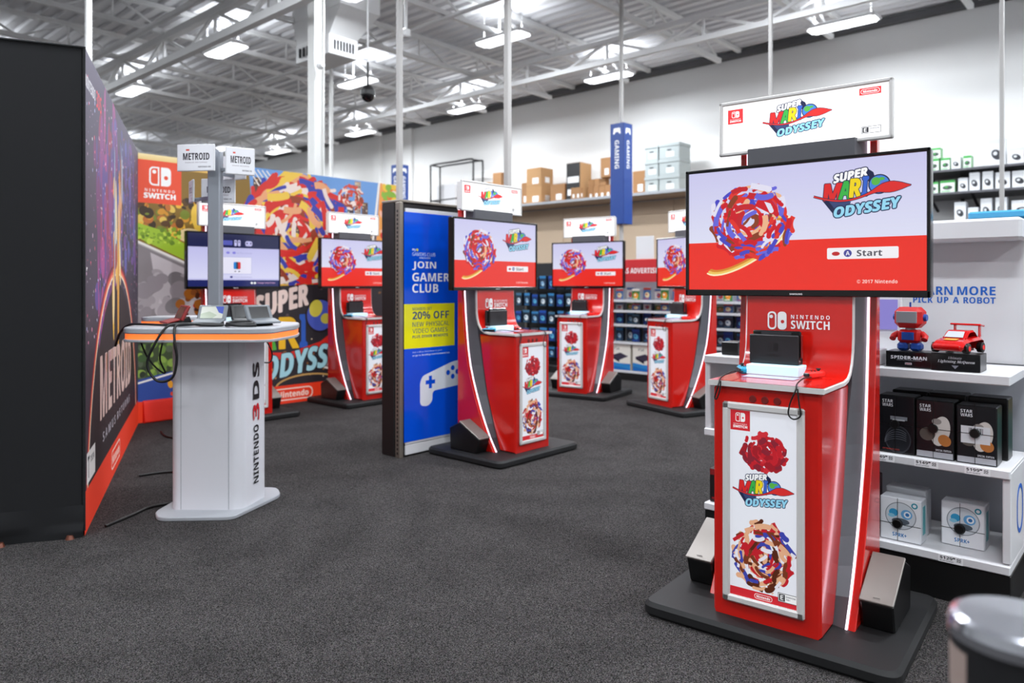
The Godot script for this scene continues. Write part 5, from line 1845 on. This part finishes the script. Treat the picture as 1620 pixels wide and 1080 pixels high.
# ------------------------------------------------------------------ gondola behind the far kiosks
func build_back_gondola():
	var o = up(-6.0, 0, 8.45)
	var t = thing("game_gondola", "long pegboard shelving of game goods under a red banner", "shelf", o)
	obj("dark_back", box_mesh(Vector3(2.6, 1.62, 0.03)), mat("peg_dark", Color(0.07, 0.08, 0.10), 0.6), t, Vector3(-1.65, 0.81, -0.42))
	obj("pale_back", box_mesh(Vector3(2.95, 1.62, 0.03)), mat("peg_pale", Color(0.62, 0.63, 0.66), 0.6), t, Vector3(1.13, 0.81, -0.42))
	obj("kick_board", box_mesh(Vector3(5.55, 0.10, 0.40), 0.004), MATS.kick_black, t, Vector3(-0.17, 0.05, -0.21))
	for y in [0.115, 0.50, 0.74, 0.93, 1.07]:
		obj("shelf_board", box_mesh(Vector3(2.6, 0.02, 0.38), 0.003), mat("shelf_grey", Color(0.72, 0.73, 0.75), 0.4), t, Vector3(1.3, y, -0.21))
		obj("price_rail", box_mesh(Vector3(2.6, 0.03, 0.008), 0.002), MATS.white_laminate, t, Vector3(1.3, y - 0.004, -0.016))
	for x in [-2.9, -1.65, -0.36, 0.0, 1.3, 2.58]:
		obj("upright", box_mesh(Vector3(0.03, 1.64, 0.04), 0.003), MATS.metal_upright, t, Vector3(x, 0.82, -0.39))
	var b = obj("banner", box_mesh(Vector3(2.55, 0.30, 0.03), 0.004), mat("banner_red", Color(0.76, 0.11, 0.14), 0.5), t, Vector3(1.1, 1.475, -0.02))
	obj("banner_lettering", text_shape("AS ADVERTISED", 0.60, 0.072), MATS.white_print, b, Vector3(-0.39, 0.0, 0.016))
	obj("placard", box_mesh(Vector3(0.27, 0.30, 0.012), 0.003), MATS.white_laminate, t, Vector3(0.74, 1.78, -0.03))
	# goods: prints in a few colourways
	var kinds = {
		"blue": [printed("goods_blue_a", print_product(col("16324f"), col("2f7ab0"), col("a8c8dc"), 1), 0.3), printed("goods_blue_b", print_product(col("0e2a66"), col("1a4aa0"), col("5ab0d0"), 2), 0.3), printed("goods_blue_c", print_product(col("1c2c3c"), col("3c6a88"), col("e0e8ec"), 3), 0.3)],
		"case": [printed("goods_case_a", print_product(col("46689a"), col("c84a3c"), col("e8d8a8"), 5), 0.3), printed("goods_case_b", print_product(col("3a7a3c"), col("e8e4d8"), col("d88a30"), 6), 0.3), printed("goods_case_c", print_product(col("c8c4c0"), col("3a5a9a"), col("a83a34"), 7), 0.3)]}
	var dark = mat("goods_side", Color(0.06, 0.09, 0.15), 0.4)
	var light = mat("goods_side_light", Color(0.55, 0.57, 0.6), 0.4)
	var n := 0
	for row in [[1.22, 0.24], [0.96, 0.22], [0.70, 0.22], [0.44, 0.22], [0.20, 0.20]]:
		for k in 8:
			var x = -1.62 + k * 0.165
			var hh = row[1] * rng.randf_range(0.78, 0.92)
			var g = thing("hanging_pack", "small blue blister pack hung on the dark pegboard", "pack", o + Vector3(x + rng.randf_range(-0.01, 0.01), row[0], -0.20), 0.0, "blue packs on the pegboard")
			var w = rng.randf_range(0.115, 0.15)
			var size = Vector3(snappedf(w, 0.012), snappedf(hh, 0.02), 0.07)
			obj("pack", box_mesh(size, 0.004), dark, g, Vector3(0, size.y / 2, 0))
			obj("front_print", panel_mesh(size.x - 0.008, size.y - 0.008), kinds.blue[n % 3], g, Vector3(0, size.y / 2, 0.0356))
			obj("peg", Shape.new().tube([Vector3(0, size.y - 0.02, -0.20), Vector3(0, size.y - 0.02, -0.034)], 0.004, 6).mesh(), MATS.metal_upright, g)
			n += 1
	for row in [[1.081, 0.17, "case"], [0.941, 0.11, "case"], [0.751, 0.16, "blue"], [0.511, 0.20, "blue"]]:
		for k in 14:
			var x = 0.10 + k * 0.148
			var g = carton("game_case", "upright %s on the %s shelf below the red banner" % ["printed game case" if row[2] == "case" else "blue boxed accessory", {1.081: "uppermost", 0.941: "second", 0.751: "third", 0.511: "fourth"}[row[0]]], "game case" if row[2] == "case" else "box", Vector3(0.125, row[1] - 0.02 * (k % 2), 0.05), light if row[2] == "case" else dark, o + Vector3(x, row[0], -0.14 - 0.05 * ((k * 7) % 3)), rng.randf_range(-0.06, 0.06), "goods on the %s shelf below the red banner" % {1.081: "uppermost", 0.941: "second", 0.751: "third", 0.511: "fourth"}[row[0]], kinds[row[2]][(n + k) % 3], 0.003)
			n += 1
	var pc = printed("console_box_print", print_console_box(), 0.3)
	for k in 3:
		carton("console_box", "cream and blue boxed game console on the bottom shelf below the red banner", "box", Vector3(0.36, 0.355, 0.12), mat("box_cream", Color(0.82, 0.79, 0.74), 0.4), o + Vector3(0.33 + k * 0.39, 0.126, -0.10), 0.0, "boxed consoles below the red banner", pc)


# ------------------------------------------------------------------ stock shelf on the back wall
func build_wall_shelf():
	var z = 12.3
	var y = 3.06
	var t = thing("stock_shelf", "long grey brown stock shelf fixed high on the white wall", "shelf", up(-12.0, 0, V1))
	for k in 12:
		var u = -19.4 + k * 1.4
		obj("shelf_board", box_mesh(Vector3(1.392, 0.05, 0.90), 0.004), MATS.shelf_brown, t, Vector3(u + 12.0, y - 0.025, 0.452))
		obj("front_edge", box_mesh(Vector3(1.396, 0.055, 0.02), 0.003), MATS.stand_grey, t, Vector3(u + 12.0, y - 0.025, 0.912))
		obj("back_panel", box_mesh(Vector3(1.39, 1.9, 0.03), 0.004), MATS.tan_panel, t, Vector3(u + 12.0, y - 1.02, 0.016))
		obj("lower_panel", box_mesh(Vector3(1.39, 0.9, 0.03), 0.004), MATS.tan_panel, t, Vector3(u + 12.0, y - 2.46, 0.016))
	# cartons: from, to along the wall, height, kind
	var k = 1.17
	var list = [[-8.65, -8.31, 0.33, "c", "square brown carton at the foot of the black faced carton"], [-8.28, -7.95, 0.68, "b", "tall carton with a black and white face on the stock shelf"],
		[-6.89, -6.63, 0.40, "c", "brown carton between the blue pillar sign and the grey boxes"], [-10.84, -10.40, 0.56, "l", "wide brown carton behind the black tube rack", 0.62], [-10.17, -9.92, 0.70, "c", "tall narrow brown carton beside the grey post"],
		[-9.45, -9.29, 0.44, "c", "slim dark brown carton next to the stacked cartons"], [-9.24, -8.85, 0.34, "l", "lower of two stacked brown cartons with white stickers"], [-12.0, -11.4, 0.62, "w", "pale carton behind the black tube rack posts", 0.62]]
	for e in list:
		stock_box(e[4], (e[0] + e[1]) / 2 * k, y, (e[1] - e[0]) * k - 0.02, e[2] * k, e[3], "", e[5] if e.size() > 5 else 0.38)
	stock_box("upper of two stacked brown cartons with white stickers", -9.045 * k, y + 0.34 * k + 0.002, 0.43, 0.34 * k, "l")
	for i in 4:
		stock_box("small brown carton with a white label in the low row beside the blue pillar sign", (-7.82 + i * 0.125) * k, y, 0.135, 0.27, "s", "low row of small cartons")
		if i < 3:
			stock_box("small brown carton stacked on the low row beside the blue pillar sign", (-7.80 + i * 0.125) * k, y + 0.272, 0.135, 0.15, "p", "upper row of small cartons")
	stock_box("tall brown carton standing on top of the small cartons", -7.45 * k, y + 0.424, 0.25, 0.40, "s")
	for i in 2:
		stock_box("small brown carton with a label beside the black faced carton", (-8.02 + i * 0.10) * k, y, 0.12, 0.24, "s", "pair of small cartons", 0.09)
	# grey archive boxes, two stacks of three and one behind
	for s in 2:
		for i in 3:
			var b = thing("archive_box", "grey archive box, %s of the %s stack on the stock shelf" % [["lowest", "middle", "topmost"][i], ["narrow", "wide"][s]], "box", up([-6.46, -6.13][s] * k, y + 0.002 + i * 0.304, z + 0.33), 0.0, "grey archive boxes")
			var w = [0.31, 0.45][s]
			var m = mat("archive_grey", Color(0.66, 0.69, 0.69), 0.8)
			obj("body", box_mesh(Vector3(w - 0.02, 0.24, 0.42), 0.006), m, b, Vector3(0, 0.12, 0))
			obj("lid", box_mesh(Vector3(w, 0.064, 0.44), 0.006), m, b, Vector3(0, 0.27, 0))
			obj("hand_hole", box_mesh(Vector3(0.09, 0.025, 0.004), 0.001), MATS.plastic_dark, b, Vector3(0, 0.17, 0.209))
			obj("label", box_mesh(Vector3(0.16, 0.09, 0.002)), MATS.white_print, b, Vector3(0.02, 0.09, 0.211))
	# black tube rack
	var r = thing("tube_rack", "black tubular rack frame standing on the stock shelf", "rack", up(-13.1, y, 12.57))
	for zz in [0.22, -0.10]:
		obj("hoop", Shape.new().tube(smooth([Vector3(-0.75, 0, zz), Vector3(-0.75, 0.7, zz), Vector3(-0.75, 1.10, zz), Vector3(-0.68, 1.19, zz), Vector3(0.1, 1.19, zz), Vector3(0.68, 1.19, zz), Vector3(0.75, 1.10, zz), Vector3(0.75, 0.7, zz), Vector3(0.75, 0, zz)], 4), 0.022, 8).mesh(), MATS.plastic_black, r)
	for q in [[-0.75, 0.3], [0.75, 0.3], [-0.7, 1.18], [0.7, 1.18]]:
		obj("cross_bar", Shape.new().tube([Vector3(q[0], q[1], 0.22), Vector3(q[0], q[1], -0.10)], 0.018, 8).mesh(), MATS.plastic_black, r)
	obj("cross_bar", Shape.new().tube([Vector3(-0.75, 0.3, 0.22), Vector3(0.75, 0.3, 0.22)], 0.018, 8).mesh(), MATS.plastic_black, r)
	# camera shelves towards the near end of the wall
	var c = thing("camera_shelf", "two grey wall shelves of white and green boxed cameras", "shelf", up(-1.66, 0, V1))
	for e in [2.975, 2.64, 2.22]:
		obj("shelf_board", box_mesh(Vector3(3.0, 0.035, 0.88), 0.003), MATS.kiosk_grey, c, Vector3(0, e - 0.018, 0.445))
	for x in [-1.1, -0.55, 0.35, 1.2]:
		for e in [2.955, 2.62]:
			add_bar("bracket", c, Vector3(x, e, 0.85), Vector3(x, e - 0.2, 0.27), 0.03, MATS.plastic_dark)
	for x in [-0.8, 0.9]:
		obj("upright", box_mesh(Vector3(0.05, 1.2, 0.05), 0.004), MATS.plastic_dark, c, Vector3(x, 2.6, 0.10))
	var pw = printed("camera_box_white", print_product(col("e8eaec"), col("dcdfe2"), col("2a2c32"), 11), 0.4)
	var pg = printed("camera_box_green", print_product(col("e4eae4"), col("3fae4a"), col("3a4a40"), 12), 0.4)
	var wl = MATS.box_white
	var rows = [[2.976, [[-3.0, 0.16, 0.20, 1], [-2.83, 0.14, 0.20, 1], [-2.68, 0.14, 0.20, 0], [-2.52, 0.12, 0.20, 1], [-2.12, 0.24, 0.42, 0], [-1.86, 0.2, 0.25, 0], [-1.64, 0.2, 0.22, 0], [-1.40, 0.2, 0.25, 0]]],
		[2.641, [[-3.02, 0.18, 0.19, 1], [-2.80, 0.22, 0.2, 1], [-2.58, 0.14, 0.22, 0], [-2.42, 0.15, 0.29, 0], [-2.24, 0.15, 0.29, 0], [-2.04, 0.2, 0.26, 0], [-1.82, 0.2, 0.26, 0], [-1.58, 0.2, 0.27, 0], [-1.35, 0.18, 0.22, 0]]],
		[2.221, [[-2.62, 0.17, 0.30, 0], [-2.44, 0.15, 0.2, 0], [-2.26, 0.16, 0.33, 0], [-2.06, 0.16, 0.33, 0], [-1.76, 0.34, 0.27, 0], [-1.45, 0.2, 0.27, 0]]]]
	for ri in 3:
		for q in rows[ri][1]:
			var nm = "white camera box with a green foot" if q[3] == 1 else "white camera box with a dark lens picture"
			carton("camera_box", "%s on the %s wall shelf" % [nm, ["upper", "middle", "lower"][ri]], "box", Vector3(q[1] * 0.87, q[2] * 0.9, 0.15), wl if q[3] == 0 else mat("box_green", Color(0.45, 0.70, 0.46), 0.4), up(q[0] * 0.9, rows[ri][0], z + 0.15), 0.0, "boxed cameras on the wall shelves", pg if q[3] == 1 else pw)
	carton("camera_box", "white and green camera box stacked above its neighbours at the shelf end", "box", Vector3(0.145, 0.16, 0.15), MATS.box_green, up(-2.68, 3.157, z + 0.15), 0.0, "", pg)


func stock_box(label, u, y, w, h, kind, group = "", off = 0.38):
	var m = {"c": MATS.cardboard, "l": MATS.cardboard_light, "b": MATS.cardboard_light, "s": MATS.cardboard, "p": MATS.cardboard, "w": MATS.white_laminate}[kind]
	var d = clampf(w * 1.1, 0.13, 0.42)
	var t = thing("stock_carton", label, "carton", up(u, y, 12.3 + off), 0.0, group)
	obj("carton", box_mesh(Vector3(w, h, d), 0.004), m, t, Vector3(0, h / 2, 0))
	obj("tape", box_mesh(Vector3(0.05, 0.001, d + 0.002)), mat("tape_tan", Color(0.74, 0.62, 0.44), 0.3), t, Vector3(0, h + 0.0002, 0))
	if kind == "b":
		obj("face_print", box_mesh(Vector3(w - 0.01, h - 0.01, 0.002)), MATS.plastic_black, t, Vector3(0, h / 2, d / 2 + 0.001))
		for yy in [0.22, 0.55]:
			obj("face_label", box_mesh(Vector3(w * 0.8, h * 0.16, 0.002)), MATS.white_print, t, Vector3(0, h * yy, d / 2 + 0.003))
	elif kind in ["c", "l", "s"]:
		obj("label", box_mesh(Vector3(w * 0.4, minf(h * 0.32, 0.14), 0.002)), MATS.white_print, t, Vector3(w * 0.12, h * 0.28, d / 2 + 0.001))
		obj("label", box_mesh(Vector3(0.002, minf(h * 0.3, 0.14), d * 0.35)), MATS.white_print, t, Vector3(w / 2 + 0.001, h * 0.34, 0))
	return t


# ------------------------------------------------------------------ signs and near things
func build_small_things():
	# pillar signs lettered downwards on each face
	var face = printed("pillar_print", print_pillar(), 0.4)
	for e in [[-5.872, 8.842, 2.14, 3.56, "tall blue square pillar sign lettered downwards above the kiosks"], [-10.55, 8.66, 2.10, 3.46, "distant blue square pillar sign showing above the poster wall"]]:
		var t = thing("pillar_sign", e[4], "sign", up(e[0], e[2], e[1]))
		var hh = e[3] - e[2]
		var w = 0.225
		obj("box", box_mesh(Vector3(w, hh, w), 0.004), MATS.sign_blue, t, Vector3(0, hh / 2, 0))
		for k in 4:
			var b = Basis(Vector3.UP, k * PI / 2)
			var f = obj("face", panel_mesh(w - 0.01, hh - 0.01), face, t)
			f.transform = Transform3D(b, Vector3(0, hh / 2, 0) + b * Vector3(0, 0, w / 2 + 0.0008))
			obj("lettering", text_shape("GAMING", 0.40, 0.072), MATS.white_print, f, Vector3(0, 0.27, 0.001), Vector3(0, 0, -PI / 2))
	var post = thing("roof_post", "distant thin post carrying the second blue pillar sign", "post", up(-10.55, 0, 8.66))
	obj("shaft", box_mesh(Vector3(0.05, 5.6, 0.05), 0.004), MATS.pole_grey, post, Vector3(0, 2.8, 0))
	# neighbouring bay past the robot shelf: light blue bin and a few goods
	var o = up(0.35, 0, 4.05)
	var n = thing("blue_display", "light blue display unit standing behind the robot shelf", "display", up(-0.52, 0, 5.45))
	obj("cabinet", box_mesh(Vector3(0.84, 1.69, 0.35), 0.01), mat("bin_blue", Color(0.28, 0.62, 0.80), 0.4), n, Vector3(0, 0.845, 0))
	obj("top_lid", box_mesh(Vector3(0.88, 0.05, 0.39), 0.01), MATS.bin_blue, n, Vector3(0, 1.715, 0))
	var g = thing("side_gondola", "pegboard bay with coloured toys past the end of the robot shelf", "shelf", up(-0.46, 0, 4.57))
	obj("back_panel", box_mesh(Vector3(0.03, 1.5, 1.0)), MATS.back_grey, g, Vector3(-0.04, 0.75, 0.0))
	for y in [0.12, 0.5, 0.9, 1.2]:
		obj("shelf_board", box_mesh(Vector3(0.3, 0.02, 0.96), 0.003), MATS.white_laminate, g, Vector3(0.12, y, 0.0))
	var cols = [Color(0.6, 0.42, 0.28), Color(0.75, 0.75, 0.78), Color(0.85, 0.7, 0.15), Color(0.3, 0.6, 0.55), Color(0.62, 0.10, 0.12), Color(0.25, 0.4, 0.3)]
	var words = ["brown", "pale grey", "yellow", "teal", "dark red", "green"]
	var i := 0
	for y in [0.131, 0.511, 0.911, 1.211]:
		for k in 3:
			var hgt = 0.16 + 0.04 * ((i * 5) % 3)
			carton("toy_box", "%s toy box on the %s shelf past the robot shelf" % [words[(i * 5 + i / 6) % 6], {0.131: "bottom", 0.511: "second", 0.911: "third", 1.211: "top"}[y]], "box", Vector3(0.2, hgt, 0.22), mat("toy_%d" % ((i * 5 + i / 6) % 6), cols[(i * 5 + i / 6) % 6], 0.4), up(-0.46, y, 4.57) + Vector3(0.13, 0, 0.32 - k * 0.30), 0.0, "toy boxes past the robot shelf")
			i += 1
	# the glossy black post close by
	var b = thing("security_post", "glossy black round security post with a pale chrome top", "post", up(-0.144, 0, 1.081))
	obj("barrel", Shape.new().lathe([Vector2(0.09, 0.0), Vector2(0.09, 0.02), Vector2(0.072, 0.03), Vector2(0.072, 0.875), Vector2(0.06, 0.885)], 40).mesh(), MATS.plastic_dark, b)
	obj("chrome_top", Shape.new().lathe([Vector2(0.0745, 0.868), Vector2(0.0755, 0.880), Vector2(0.072, 0.891), Vector2(0.064, 0.894), Vector2(0, 0.896)], 40).mesh(), mat("chrome", Color(0.78, 0.79, 0.82), 0.18, 0.9), b)
	var lab := Shape.new()
	var rows := []
	for yy in [0.855, 0.80]:
		var r := []
		for k in 9:
			var a = deg_to_rad(128 + k * 6.5)
			r.append(Vector3(cos(a) * 0.0726, yy, sin(a) * 0.0726))
		rows.append(r)
	lab.grid(rows, Vector3(-1, 0, 1))
	obj("paper_label", lab.mesh(), mat("label_tan", Color(0.62, 0.55, 0.52), 0.4), b)
